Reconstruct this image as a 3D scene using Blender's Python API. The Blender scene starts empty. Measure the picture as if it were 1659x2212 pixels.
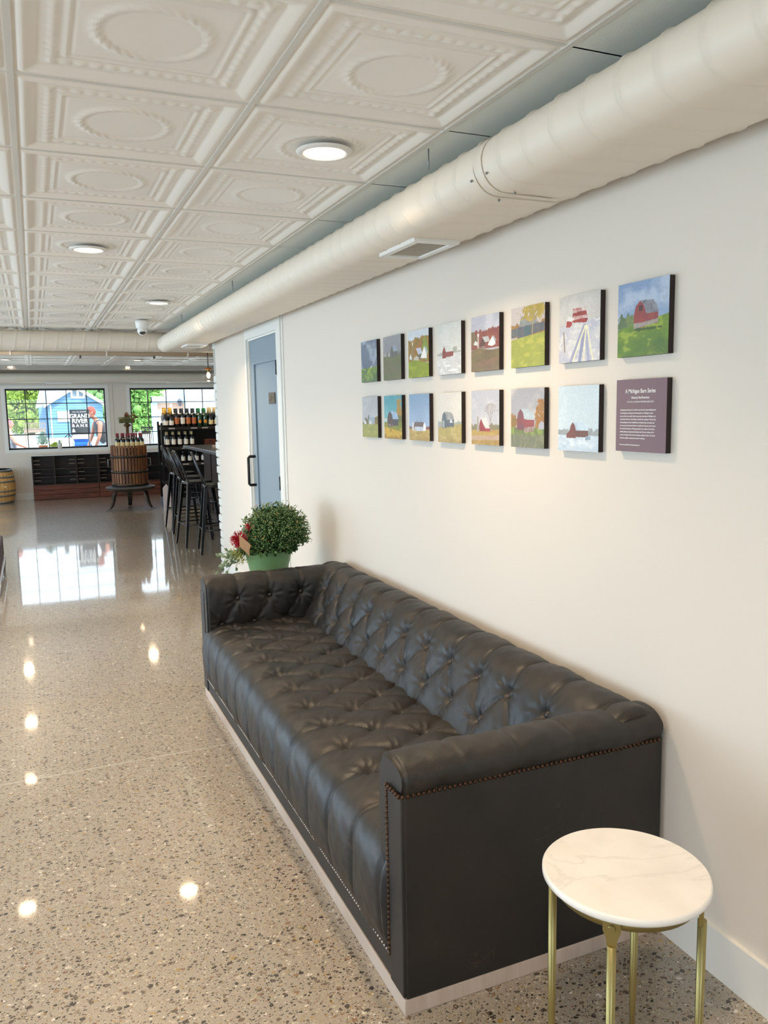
import bpy, math, random
import numpy as np
from math import pi, sin, cos, radians
from mathutils import Vector, Matrix
random.seed(7); np.random.seed(7)
S = bpy.context.scene
COL = S.collection

# ------------------------------------------------------------------ camera, world, lights, exposure
cam_d = bpy.data.cameras.new('camera'); cam = bpy.data.objects.new('camera', cam_d); COL.objects.link(cam); S.camera = cam
R = [[0.9174045, 0.06716289, -0.39224753], [-0.39754564, 0.10992045, -0.91097473], [-0.01806767, 0.99166861, 0.12754183]]
M4 = Matrix([[R[0][0], R[0][1], R[0][2], 0], [R[1][0], R[1][1], R[1][2], 0], [R[2][0], R[2][1], R[2][2], 1.55], [0, 0, 0, 1]])
cam.matrix_world = M4
cam_d.sensor_fit = 'VERTICAL'; cam_d.sensor_height = 36.0; cam_d.lens = 36.0 * 1740.4 / 2212.0
cam_d.clip_end = 500; cam_d.clip_start = 0.05
S.view_settings.view_transform = 'Standard'; S.view_settings.look = 'None'
S.view_settings.exposure = -0.31; S.view_settings.gamma = 1.0; S.view_settings.use_curve_mapping = False

W = bpy.data.worlds.new('sky'); S.world = W; W.use_nodes = True
wn = W.node_tree; bg = wn.nodes['Background']
wtc = wn.nodes.new('ShaderNodeTexCoord'); wsep = wn.nodes.new('ShaderNodeSeparateXYZ'); wr = wn.nodes.new('ShaderNodeValToRGB')
wn.links.new(wtc.outputs['Generated'], wsep.inputs[0]); wn.links.new(wsep.outputs['Z'], wr.inputs[0]); wn.links.new(wr.outputs[0], bg.inputs[0])
wr.color_ramp.elements[0].color = (0.80, 0.90, 1.0, 1); wr.color_ramp.elements[1].color = (0.45, 0.66, 1.0, 1); wr.color_ramp.elements[1].position = 0.8
bg.inputs[1].default_value = 4.6

sun_d = bpy.data.lights.new('sun', 'SUN'); sun_d.energy = 7.5; sun_d.angle = radians(3); sun_d.color = (1, 0.95, 0.86)
sun = bpy.data.objects.new('sun', sun_d); COL.objects.link(sun); sun.rotation_euler = (radians(38), 0, radians(24))

def area(name, loc, rot, sx, sy, power, color):
    d = bpy.data.lights.new(name, 'AREA'); d.shape = 'RECTANGLE'; d.size = sx; d.size_y = sy; d.energy = power; d.color = color
    o = bpy.data.objects.new(name, d); COL.objects.link(o); o.location = loc; o.rotation_euler = rot
    return o
# daylight that falls through the openings of the left wall and of the wall behind the camera
XL = -3.9; YB = -2.6; YF = 16.2; XW = 1.615; HC = 2.372; XR = 5.2
for k, yc in enumerate((1.2, 5.2, 9.2, 13.0)):
    area('daylight', (XL - 0.12, yc, 0.9), (0, radians(-90), 0), 1.5, 2.8, (26, 108, 104, 80)[k], (0.56, 0.77, 1.0))
area('daylight', (-1.0, YB - 0.12, 1.3), (radians(90), 0, 0), 3.0, 1.7, 9, (0.78, 0.89, 1.0))
LAMP_W = 11.5; LAMP_C = (1.0, 0.76, 0.50)

# ------------------------------------------------------------------ helpers
def lin(c):
    if isinstance(c, str):
        c = [int(c[i:i+2], 16) / 255 for i in (0, 2, 4)]
    return tuple(x / 12.92 if x <= 0.04045 else ((x + 0.055) / 1.055) ** 2.4 for x in c)
def rgba(c): return (*lin(c), 1)

def mat(name, color, rough=0.5, metal=0.0, spec=0.5, emit=None, estr=0, coat=0, alpha=None, bump=None, noise=None):
    m = bpy.data.materials.new(name); m.use_nodes = True; nt = m.node_tree; b = nt.nodes['Principled BSDF']
    b.inputs['Base Color'].default_value = rgba(color); b.inputs['Roughness'].default_value = rough
    b.inputs['Metallic'].default_value = metal; b.inputs['Specular IOR Level'].default_value = spec
    b.inputs['Coat Weight'].default_value = coat; b.inputs['Coat Roughness'].default_value = 0.08
    if emit: b.inputs['Emission Color'].default_value = rgba(emit); b.inputs['Emission Strength'].default_value = estr
    tc = nt.nodes.new('ShaderNodeTexCoord')
    if noise:   # (scale vector, second colour, amount)
        mp = nt.nodes.new('ShaderNodeMapping'); mp.inputs['Scale'].default_value = noise[0]
        n = nt.nodes.new('ShaderNodeTexNoise'); n.inputs['Scale'].default_value = 1; n.inputs['Detail'].default_value = 6
        r = nt.nodes.new('ShaderNodeValToRGB'); r.color_ramp.elements[0].position = 0.35; r.color_ramp.elements[1].position = 0.68
        r.color_ramp.elements[0].color = rgba(color); r.color_ramp.elements[1].color = rgba(noise[1])
        nt.links.new(tc.outputs['Object'], mp.inputs[0]); nt.links.new(mp.outputs[0], n.inputs[0])
        nt.links.new(n.outputs[0], r.inputs[0]); nt.links.new(r.outputs[0], b.inputs['Base Color'])
    if bump:    # (scale, strength)
        n = nt.nodes.new('ShaderNodeTexNoise'); n.inputs['Scale'].default_value = bump[0]; n.inputs['Detail'].default_value = 4
        bp = nt.nodes.new('ShaderNodeBump'); bp.inputs['Strength'].default_value = bump[1]; bp.inputs['Distance'].default_value = 0.002
        nt.links.new(tc.outputs['Object'], n.inputs[0]); nt.links.new(n.outputs[0], bp.inputs['Height']); nt.links.new(bp.outputs[0], b.inputs['Normal'])
    return m

class MB:
    def __init__(s): s.v = []; s.f = []; s.sm = []
    def add(s, vs, fs, smooth=False):
        o = len(s.v); s.v += [tuple(p) for p in vs]; s.f += [tuple(i + o for i in f) for f in fs]; s.sm += [smooth] * len(fs); return s
    def box(s, x0, x1, y0, y1, z0, z1):
        return s.add([(x0,y0,z0),(x1,y0,z0),(x1,y1,z0),(x0,y1,z0),(x0,y0,z1),(x1,y0,z1),(x1,y1,z1),(x0,y1,z1)],
                     [(0,3,2,1),(4,5,6,7),(0,1,5,4),(1,2,6,5),(2,3,7,6),(3,0,4,7)])
    def obox(s, c, dx, dy, dz):      # box from centre and three half-axis vectors
        c = Vector(c); dx, dy, dz = Vector(dx), Vector(dy), Vector(dz)
        vs = [c + a*dx + b*dy + e*dz for e in (-1,1) for b in (-1,1) for a in (-1,1)]
        return s.add(vs, [(0,2,3,1),(4,5,7,6),(0,1,5,4),(1,3,7,5),(3,2,6,7),(2,0,4,6)])
    def tube(s, pts, r, n=12, cap=True, smooth=True):
        pts = [Vector(p) for p in pts]; rs = r if isinstance(r, (list, tuple)) else [r] * len(pts)
        vs = []; up = None
        for i, p in enumerate(pts):
            t = (pts[min(i+1, len(pts)-1)] - pts[max(i-1, 0)]).normalized()
            if up is None: up = Vector((0,0,1)) if abs(t.z) < 0.9 else Vector((1,0,0))
            a = (up - t * up.dot(t)).normalized(); b = t.cross(a); up = a
            for k in range(n):
                q = 2*pi*k/n; vs.append(p + (a*cos(q) + b*sin(q)) * rs[i])
        fs = [(i*n+k, i*n+(k+1)%n, (i+1)*n+(k+1)%n, (i+1)*n+k) for i in range(len(pts)-1) for k in range(n)]
        s.add(vs, fs, smooth)
        if cap:
            o = len(s.v) - len(vs); m = len(pts)
            s.f.append(tuple(o + k for k in reversed(range(n)))); s.sm.append(False)
            s.f.append(tuple(o + (m-1)*n + k for k in range(n))); s.sm.append(False)
        return s
    def lathe(s, prof, c=(0,0,0), n=24, smooth=True):
        vs = []
        for r, z in prof:
            for k in range(n): vs.append((c[0] + r*cos(2*pi*k/n), c[1] + r*sin(2*pi*k/n), c[2] + z))
        fs = [(i*n+k, i*n+(k+1)%n, (i+1)*n+(k+1)%n, (i+1)*n+k) for i in range(len(prof)-1) for k in range(n)]
        s.add(vs, fs, smooth); o = len(s.v) - len(vs)
        if prof[0][0] > 1e-5: s.f.append(tuple(o + k for k in reversed(range(n)))); s.sm.append(False)
        if prof[-1][0] > 1e-5: s.f.append(tuple(o + (len(prof)-1)*n + k for k in range(n))); s.sm.append(False)
        return s
    def ball(s, c, r, n=10, m=7):
        rx, ry, rz = r if isinstance(r, tuple) else (r, r, r)
        vs = [(c[0] + rx*sin(pi*i/m)*cos(2*pi*k/n), c[1] + ry*sin(pi*i/m)*sin(2*pi*k/n), c[2] + rz*cos(pi*i/m)) for i in range(m+1) for k in range(n)]
        return s.add(vs, [(i*n+k, (i+1)*n+k, (i+1)*n+(k+1)%n, i*n+(k+1)%n) for i in range(m) for k in range(n)], True)
    def prism(s, poly, a, b, axis='y'):   # poly of 2D points extruded between a and b
        n = len(poly)
        def P(q, t): return (q[0], t, q[1]) if axis == 'y' else ((t, q[0], q[1]) if axis == 'x' else (q[0], q[1], t))
        return s.add([P(q, a) for q in poly] + [P(q, b) for q in poly],
                     [tuple(range(n)), tuple(reversed(range(n, 2*n)))] + [(i, i+n, (i+1)%n+n, (i+1)%n) for i in range(n)])
    def grid(s, V, nu, nv, smooth=True):
        o = len(s.v); s.v += [tuple(p) for p in V]
        for i in range(nu-1):
            for j in range(nv-1):
                s.f.append((o+i*nv+j, o+(i+1)*nv+j, o+(i+1)*nv+j+1, o+i*nv+j+1)); s.sm.append(smooth)
        return s

def obj(name, mb, m, parent=None, bevel=0, fixn=True):
    me = bpy.data.meshes.new(name); me.from_pydata(mb.v, [], mb.f)
    me.polygons.foreach_set('use_smooth', mb.sm)
    for q in (m if isinstance(m, (list, tuple)) else [m]): me.materials.append(q)
    if fixn and len(mb.f) < 60000:
        import bmesh
        b = bmesh.new(); b.from_mesh(me); bmesh.ops.recalc_face_normals(b, faces=b.faces); b.to_mesh(me); b.free()
    me.update(); o = bpy.data.objects.new(name, me); COL.objects.link(o)
    if parent: o.parent = parent
    if bevel:
        md = o.modifiers.new('bevel', 'BEVEL'); md.width = bevel; md.segments = 3; md.limit_method = 'ANGLE'; md.angle_limit = radians(35)
    return o
def tag(o, label=None, cat=None, group=None, kind=None):
    if label: o['label'] = label
    if cat: o['category'] = cat
    if group: o['group'] = group
    if kind: o['kind'] = kind
    return o
def thing(name, label, cat, loc=(0,0,0), rz=0, group=None):
    o = bpy.data.objects.new(name, None); COL.objects.link(o); o.location = loc; o.rotation_euler = (0, 0, rz); o.empty_display_size = 0.1
    return tag(o, label, cat, group)
def struct(name, mb, m, parent=None, label=None, fixn=True):
    o = obj(name, mb, m, parent, fixn=fixn)
    if not parent: o['kind'] = 'structure'; tag(o, label, 'room' if label else None)
    return o
def dup(o, loc=None, rz=None, label=None, parent=None):
    c = o.copy(); COL.objects.link(c)
    if parent: c.parent = parent
    if loc is not None: c.location = loc
    if rz is not None: c.rotation_euler = (0, 0, rz)
    if label: c['label'] = label
    for ch in list(KIDS.get(o.name, [])) or [x for x in bpy.data.objects if x.parent == o]: dup(ch, parent=c)
    return c
KIDS = {}

# ------------------------------------------------------------------ materials
M = {}
M['wall'] = mat('wall_paint', 'e3d9cd', 0.62, spec=0.3, bump=(260, 0.05))
M['trim'] = mat('trim_paint', 'eceae4', 0.4, spec=0.4)
M['tin'] = mat('embossed_tin', 'f3ede4', 0.36, spec=0.5)
M['plain_tile'] = mat('plain_ceiling_tile', 'dfe1d9', 0.8, spec=0.2, bump=(300, 0.2))
M['duct'] = mat('duct_paint', 'e9ddcc', 0.46, spec=0.45)
M['brick'] = mat('painted_brick', 'e4e1da', 0.6, bump=(40, 0.8))
M['door'] = mat('blue_grey_door', '8495a2', 0.45)
M['black'] = mat('black_metal', '17181a', 0.35, 0.3, coat=0.3)
M['stool'] = mat('stool_black', '121317', 0.3, 0.5, coat=0.6)
M['darkwood'] = mat('dark_wood', '1c110d', 0.5, noise=((3, 3, 40), '2e1b13'))
M['redwood'] = mat('red_brown_wood', '48200f', 0.5, noise=((4, 4, 30), '6a3520'))
M['blackwood'] = mat('blackened_wood', '160f0d', 0.55)
M['oak'] = mat('oak_stave', 'b98a4e', 0.55, noise=((6, 6, 2), 'd4a869'))
M['hoop'] = mat('galvanised_hoop', '8d8f8e', 0.4, 0.8)
M['brass'] = mat('brushed_brass', 'a2935f', 0.38, 0.85)
M['cradle'] = mat('cradle_wood', '6d5c50', 0.5)
M['board'] = mat('board_edge', '241510', 0.6)
M['nail'] = mat('antique_nailhead', '4c3628', 0.35, 0.85)
M['plinth'] = mat('sanded_plinth', 'b9a392', 0.6, noise=((30, 3, 3), 'cbb9aa'))
M['pot'] = mat('green_plastic', '6f9a68', 0.42)
M['white_plastic'] = mat('white_plastic', 'e9e7e2', 0.35)
M['glassdark'] = mat('dark_glass', '0d0f10', 0.08, spec=0.8, coat=0.5)
M['greenglass'] = mat('green_glass', '123d1d', 0.1, spec=0.8, coat=0.5)
M['iron'] = mat('old_iron', '2a2623', 0.5, 0.6, noise=((9, 9, 9), '4a3a2c'))
M['rust'] = mat('rusty_screw', '4b2a20', 0.6, 0.4, noise=((20, 20, 20), '6d5a33'))
M['grassy'] = mat('cast_patina', '4a4a2c', 0.6, 0.3, noise=((20, 20, 20), '76703f'))

def marble():
    m = bpy.data.materials.new('white_marble'); m.use_nodes = True; nt = m.node_tree; b = nt.nodes['Principled BSDF']
    tc = nt.nodes.new('ShaderNodeTexCoord'); n = nt.nodes.new('ShaderNodeTexNoise'); n.inputs['Scale'].default_value = 2.0; n.inputs['Detail'].default_value = 8; n.inputs['Distortion'].default_value = 1.6
    r = nt.nodes.new('ShaderNodeValToRGB'); e = r.color_ramp.elements
    e[0].position = 0.485; e[0].color = rgba('efe9e2'); e[1].position = 0.5; e[1].color = rgba('e2dcd5'); q = e.new(0.512); q.color = rgba('efe9e2')
    n2 = nt.nodes.new('ShaderNodeTexNoise'); n2.inputs['Scale'].default_value = 9; n2.inputs['Detail'].default_value = 5
    r2 = nt.nodes.new('ShaderNodeValToRGB'); r2.color_ramp.elements[0].position = 0.42; r2.color_ramp.elements[0].color = (0.0, 0, 0, 1); r2.color_ramp.elements[1].position = 0.7; r2.color_ramp.elements[1].color = (0.6, 0.6, 0.6, 1)
    mx = nt.nodes.new('ShaderNodeMix'); mx.data_type = 'RGBA'; mx.inputs['B'].default_value = rgba('e0d9d0')
    L = nt.links.new
    L(tc.outputs['Object'], n.inputs[0]); L(n.outputs[0], r.inputs[0]); L(tc.outputs['Object'], n2.inputs[0]); L(n2.outputs[0], r2.inputs[0])
    L(r2.outputs[0], mx.inputs['Factor']); L(r.outputs[0], mx.inputs['A']); L(mx.outputs['Result'], b.inputs['Base Color'])
    b.inputs['Roughness'].default_value = 0.28
    return m
M['marble'] = marble()

def leather():
    m = bpy.data.materials.new('worn_leather'); m.use_nodes = True; nt = m.node_tree; b = nt.nodes['Principled BSDF']; L = nt.links.new
    tc = nt.nodes.new('ShaderNodeTexCoord')
    n1 = nt.nodes.new('ShaderNodeTexNoise'); n1.inputs['Scale'].default_value = 5; n1.inputs['Detail'].default_value = 6
    r1 = nt.nodes.new('ShaderNodeValToRGB'); r1.color_ramp.elements[0].position = 0.35; r1.color_ramp.elements[1].position = 0.72
    r1.color_ramp.elements[0].color = rgba('131110'); r1.color_ramp.elements[1].color = rgba('271f18')
    n2 = nt.nodes.new('ShaderNodeTexNoise'); n2.inputs['Scale'].default_value = 14; n2.inputs['Detail'].default_value = 10; n2.inputs['Roughness'].default_value = 0.75; n2.inputs['Distortion'].default_value = 1.2
    r2 = nt.nodes.new('ShaderNodeValToRGB'); r2.color_ramp.elements[0].position = 0.64; r2.color_ramp.elements[0].color = (0,0,0,1); r2.color_ramp.elements[1].position = 0.78; r2.color_ramp.elements[1].color = (0.7,0.7,0.7,1)
    mx = nt.nodes.new('ShaderNodeMix'); mx.data_type = 'RGBA'; mx.inputs['B'].default_value = rgba('5a4532')
    # thin crackle scratches
    v = nt.nodes.new('ShaderNodeTexVoronoi'); v.feature = 'DISTANCE_TO_EDGE'; v.inputs['Scale'].default_value = 26
    nd = nt.nodes.new('ShaderNodeTexNoise'); nd.inputs['Scale'].default_value = 8; nd.inputs['Detail'].default_value = 5
    va = nt.nodes.new('ShaderNodeVectorMath'); va.operation = 'MULTIPLY_ADD'; va.inputs[1].default_value = (0.25, 0.25, 0.25)
    L(tc.outputs['Object'], nd.inputs[0]); L(nd.outputs['Color'], va.inputs[0]); L(tc.outputs['Object'], va.inputs[2]); L(va.outputs[0], v.inputs[0])
    rv = nt.nodes.new('ShaderNodeMapRange'); rv.inputs['From Min'].default_value = 0.0; rv.inputs['From Max'].default_value = 0.018; rv.inputs['To Min'].default_value = 1; rv.inputs['To Max'].default_value = 0
    n3 = nt.nodes.new('ShaderNodeTexNoise'); n3.inputs['Scale'].default_value = 6; n3.inputs['Detail'].default_value = 3
    r3 = nt.nodes.new('ShaderNodeMapRange'); r3.inputs['From Min'].default_value = 0.56; r3.inputs['From Max'].default_value = 0.72
    ml = nt.nodes.new('ShaderNodeMath'); ml.operation = 'MULTIPLY'; m2 = nt.nodes.new('ShaderNodeMath'); m2.operation = 'MULTIPLY'; m2.inputs[1].default_value = 0.55
    mx2 = nt.nodes.new('ShaderNodeMix'); mx2.data_type = 'RGBA'; mx2.inputs['B'].default_value = rgba('8a6c4e')
    L(tc.outputs['Object'], n1.inputs[0]); L(n1.outputs[0], r1.inputs[0]); L(tc.outputs['Object'], n2.inputs[0]); L(n2.outputs[0], r2.inputs[0])
    L(r2.outputs[0], mx.inputs['Factor']); L(r1.outputs[0], mx.inputs['A'])
    L(v.outputs['Distance'], rv.inputs[0]); L(tc.outputs['Object'], n3.inputs[0]); L(n3.outputs[0], r3.inputs[0]); L(rv.outputs[0], ml.inputs[0]); L(r3.outputs[0], ml.inputs[1]); L(ml.outputs[0], m2.inputs[0])
    L(m2.outputs[0], mx2.inputs['Factor']); L(mx.outputs['Result'], mx2.inputs['A']); L(mx2.outputs['Result'], b.inputs['Base Color'])
    rr = nt.nodes.new('ShaderNodeMapRange'); rr.inputs['To Min'].default_value = 0.38; rr.inputs['To Max'].default_value = 0.62
    L(n1.outputs[0], rr.inputs[0]); L(rr.outputs[0], b.inputs['Roughness'])
    nb = nt.nodes.new('ShaderNodeTexNoise'); nb.inputs['Scale'].default_value = 170; nb.inputs['Detail'].default_value = 5
    bp = nt.nodes.new('ShaderNodeBump'); bp.inputs['Strength'].default_value = 0.22; bp.inputs['Distance'].default_value = 0.002
    L(tc.outputs['Object'], nb.inputs[0]); L(nb.outputs[0], bp.inputs['Height']); L(bp.outputs[0], b.inputs['Normal'])
    b.inputs['Specular IOR Level'].default_value = 0.6
    return m
M['leather'] = leather()

def floor_mat():
    m = bpy.data.materials.new('polished_aggregate'); m.use_nodes = True; nt = m.node_tree; b = nt.nodes['Principled BSDF']; L = nt.links.new
    N = nt.nodes.new
    tc = N('ShaderNodeTexCoord')
    nd = N('ShaderNodeTexNoise'); nd.inputs['Scale'].default_value = 55; nd.inputs['Detail'].default_value = 2
    va = N('ShaderNodeVectorMath'); va.operation = 'MULTIPLY_ADD'; va.inputs[1].default_value = (0.016, 0.013, 0)
    L(tc.outputs['Object'], nd.inputs[0]); L(nd.outputs['Color'], va.inputs[0]); L(tc.outputs['Object'], va.inputs[2])
    # matrix colour
    nb = N('ShaderNodeTexNoise'); nb.inputs['Scale'].default_value = 260; nb.inputs['Detail'].default_value = 3
    rb = N('ShaderNodeValToRGB'); rb.color_ramp.elements[0].position = 0.3; rb.color_ramp.elements[0].color = rgba('96897a'); rb.color_ramp.elements[1].position = 0.7; rb.color_ramp.elements[1].color = rgba('b3a796')
    nl = N('ShaderNodeTexNoise'); nl.inputs['Scale'].default_value = 0.9; nl.inputs['Detail'].default_value = 4
    rl = N('ShaderNodeMapRange'); rl.inputs['To Min'].default_value = 0.82; rl.inputs['To Max'].default_value = 1.12
    L(tc.outputs['Object'], nb.inputs[0]); L(nb.outputs[0], rb.inputs[0]); L(tc.outputs['Object'], nl.inputs[0]); L(nl.outputs[0], rl.inputs[0])
    cur = rb.outputs[0]
    pal = [(0.0,'2a2622'),(0.10,'3a2e25'),(0.18,'57463a'),(0.27,'6d5a48'),(0.36,'4d463a'),(0.42,'8a6a50'),(0.48,'8c7a66'),(0.56,'a3947c'),(0.68,'b0a18a'),(0.80,'c2b6a4'),(0.90,'a98a4e'),(0.94,'dcd3c6'),(0.985,'7a4634')]
    for sc, thr, off, frac in ((46, 0.42, 0, 0.62), (85, 0.40, 3.7, 0.75), (150, 0.40, 9.1, 0.6)):
        mp = N('ShaderNodeMapping'); mp.inputs['Location'].default_value = (off, off*0.7, 0); mp.inputs['Scale'].default_value = (sc, sc*1.25, 0)
        mp.inputs['Rotation'].default_value = (0, 0, off)
        v = N('ShaderNodeTexVoronoi'); v.voronoi_dimensions = '2D'; v.inputs['Scale'].default_value = 1; v.inputs['Randomness'].default_value = 0.9
        L(va.outputs[0], mp.inputs[0]); L(mp.outputs[0], v.inputs[0])
        sp = N('ShaderNodeSeparateColor'); L(v.outputs['Color'], sp.inputs[0])
        # radius limit depends on the cell's random value
        rad = N('ShaderNodeMapRange'); rad.inputs['From Min'].default_value = 1 - frac; rad.inputs['From Max'].default_value = 1; rad.inputs['To Min'].default_value = 0.02; rad.inputs['To Max'].default_value = thr
        L(sp.outputs[1], rad.inputs[0])
        lt = N('ShaderNodeMath'); lt.operation = 'LESS_THAN'; L(v.outputs['Distance'], lt.inputs[0]); L(rad.outputs[0], lt.inputs[1])
        g = N('ShaderNodeMath'); g.operation = 'GREATER_THAN'; g.inputs[1].default_value = 1 - frac; L(sp.outputs[1], g.inputs[0])
        mu = N('ShaderNodeMath'); mu.operation = 'MULTIPLY'; L(lt.outputs[0], mu.inputs[0]); L(g.outputs[0], mu.inputs[1])
        cr = N('ShaderNodeValToRGB'); cr.color_ramp.interpolation = 'CONSTANT'
        while len(cr.color_ramp.elements) > 1: cr.color_ramp.elements.remove(cr.color_ramp.elements[-1])
        cr.color_ramp.elements[0].position = 0; cr.color_ramp.elements[0].color = rgba(pal[0][1])
        for p, c in pal[1:]:
            e = cr.color_ramp.elements.new(p); e.color = rgba(c)
        L(sp.outputs[0], cr.inputs[0])
        mx = N('ShaderNodeMix'); mx.data_type = 'RGBA'; L(mu.outputs[0], mx.inputs['Factor']); L(cur, mx.inputs['A']); L(cr.outputs[0], mx.inputs['B'])
        cur = mx.outputs['Result']
    # saw-cut joint across the room
    sx = N('ShaderNodeSeparateXYZ'); L(tc.outputs['Object'], sx.inputs[0])
    j = N('ShaderNodeMath'); j.operation = 'SUBTRACT'; j.inputs[1].default_value = 3.62; L(sx.outputs['Y'], j.inputs[0])
    ja = N('ShaderNodeMath'); ja.operation = 'ABSOLUTE'; L(j.outputs[0], ja.inputs[0])
    jl = N('ShaderNodeMath'); jl.operation = 'LESS_THAN'; jl.inputs[1].default_value = 0.005; L(ja.outputs[0], jl.inputs[0])
    mj = N('ShaderNodeMix'); mj.data_type = 'RGBA'; mj.inputs['B'].default_value = rgba('b9b2a6'); L(jl.outputs[0], mj.inputs['Factor']); L(cur, mj.inputs['A'])
    mm = N('ShaderNodeVectorMath'); mm.operation = 'SCALE'; L(mj.outputs['Result'], mm.inputs[0]); L(rl.outputs[0], mm.inputs['Scale'])
    L(mm.outputs[0], b.inputs['Base Color'])
    b.inputs['Roughness'].default_value = 0.34; b.inputs['Specular IOR Level'].default_value = 0.5
    b.inputs['Coat Weight'].default_value = 1.0; b.inputs['Coat Roughness'].default_value = 0.05; b.inputs['Coat IOR'].default_value = 1.5
    nw = N('ShaderNodeTexNoise'); nw.inputs['Scale'].default_value = 2.2; nw.inputs['Detail'].default_value = 3
    bp = N('ShaderNodeBump'); bp.inputs['Strength'].default_value = 0.05; bp.inputs['Distance'].default_value = 0.01
    L(tc.outputs['Object'], nw.inputs[0]); L(nw.outputs[0], bp.inputs['Height']); L(bp.outputs[0], b.inputs['Normal']); L(bp.outputs[0], b.inputs['Coat Normal'])
    return m
M['floor'] = floor_mat()

def glass_mat(name, tint=(1,1,1), gloss=0.04):
    m = bpy.data.materials.new(name); m.use_nodes = True; nt = m.node_tree; nt.nodes.remove(nt.nodes['Principled BSDF'])
    t = nt.nodes.new('ShaderNodeBsdfTransparent'); t.inputs[0].default_value = (*tint, 1); g = nt.nodes.new('ShaderNodeBsdfGlossy'); g.inputs['Roughness'].default_value = gloss
    lw = nt.nodes.new('ShaderNodeLayerWeight'); lw.inputs[0].default_value = 0.5; pw = nt.nodes.new('ShaderNodeMath'); pw.operation = 'POWER'; pw.inputs[1].default_value = 4; nt.links.new(lw.outputs['Facing'], pw.inputs[0]); f = nt.nodes.new('ShaderNodeMath'); f.operation = 'MULTIPLY_ADD'; f.inputs[1].default_value = 0.6; f.inputs[2].default_value = 0.03; nt.links.new(pw.outputs[0], f.inputs[0]); x = nt.nodes.new('ShaderNodeMixShader')
    nt.links.new(f.outputs[0], x.inputs[0]); nt.links.new(t.outputs[0], x.inputs[1]); nt.links.new(g.outputs[0], x.inputs[2]); nt.links.new(x.outputs[0], nt.nodes['Material Output'].inputs[0])
    return m
M['pane'] = glass_mat('window_glass', (0.97, 0.99, 0.98), 0.01)
M['globe'] = glass_mat('clear_globe', (0.97, 0.95, 0.93), 0.02)

# ------------------------------------------------------------------ room shell
o = struct('floor', MB().box(XL-0.2, XR+0.2, YB-0.2, YF+0.15, -0.12, 0), M['floor'])
# walls with openings, made of boxes
def wall_x(name, xa, xb, y0, y1, z1, holes, m):   # wall running along y
    mb = MB(); y = y0
    for (a, b, z0, zt) in sorted(holes):
        mb.box(xa, xb, y, a, 0, z1)
        if z0 > 0.001: mb.box(xa, xb, a, b, 0, z0)
        mb.box(xa, xb, a, b, zt, z1); y = b
    mb.box(xa, xb, y, y1, 0, z1)
    return struct(name, mb, m)
def wall_y(name, ya, yb, x0, x1, z1, holes, m):
    mb = MB(); x = x0
    for (a, b, z0, zt) in sorted(holes):
        mb.box(x, a, ya, yb, 0, z1)
        if z0 > 0.001: mb.box(a, b, ya, yb, 0, z0)
        mb.box(a, b, ya, yb, zt, z1); x = b
    mb.box(x, x1, ya, yb, 0, z1)
    return struct(name, mb, m)
DY0, DY1, DZ = 5.575, 6.44, 2.11      # door opening in the right wall
YC = 7.70                             # where the right wall ends
wall_x('wall_right', XW, XW+0.11, YB, YC, HC+0.1, [(DY0, DY1, 0, DZ)], M['wall'])
wall_x('wall_left', XL-0.1, XL, YB-0.1, YF+0.1, HC+0.1, [(-0.2, 2.6, 0.1, 2.1), (3.8, 6.6, 0.1, 2.1), (7.8, 10.6, 0.1, 2.1), (11.6, 14.4, 0.1, 2.1)], M['wall'])
wall_y('wall_back', YB-0.1, YB, XL, XR, HC+0.1, [(-2.5, 0.5, 0.45, 2.15)], mat('darkened_back_wall', '54483f', 0.7))  # unseen wall coloured dark so less light reaches the sofa's near side
WZ0, WZ1 = 0.905, 2.033
W1 = (-0.452, 1.303); W2 = (1.712, 3.467)
wall_y('wall_far', YF, YF+0.12, XL-0.1, XR+0.1, HC+0.1, [(W1[0], W1[1], WZ0, WZ1), (W2[0], W2[1], WZ0, WZ1)], M['wall'])
wall_x('wall_bar_side', XR, XR+0.1, YC, YF, HC+0.1, [], M['wall'])
# white painted brick return behind the end of the right wall
mb = MB(); rows = 30; bh = HC/rows*1.0
for r_ in range(rows):
    z0 = r_*bh; jit = random.uniform(-0.008, 0.008)
    off = 0.11 if r_ % 2 else 0.0
    x = XW + 0.02 + jit - 0.012; first = True
    while x < XR - 0.02:
        w = 0.21 if not (first and r_ % 2) else 0.10
        x1 = min(x + w - 0.011, XR)
        mb.box(x, x1, YC + 0.018 + random.uniform(-0.002, 0.002), YC + 0.17 + random.uniform(-0.012, 0.012), z0 + 0.006, z0 + bh - 0.006)
        x += w; first = False
br = struct('wall_brick', mb, M['brick']); md = br.modifiers.new('bevel', 'BEVEL'); md.width = 0.008; md.segments = 2
struct('trim_4', MB().box(XW+0.013, XR, YC+0.012, YC+0.15, 0, HC), mat('mortar', 'b9b5ac', 0.9))
# plaster back of door opening and skirting
bb = MB().box(XW-0.014, XW, YB, DY0-0.115, 0, 0.135); bb.box(XW-0.014, XW, DY1+0.115, YC, 0, 0.135)
struct('baseboard_right', bb, M['trim'])
struct('baseboard_far', MB().box(XL, -0.09, YF-0.014, YF, 0, 0.12), M['trim'])
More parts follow.
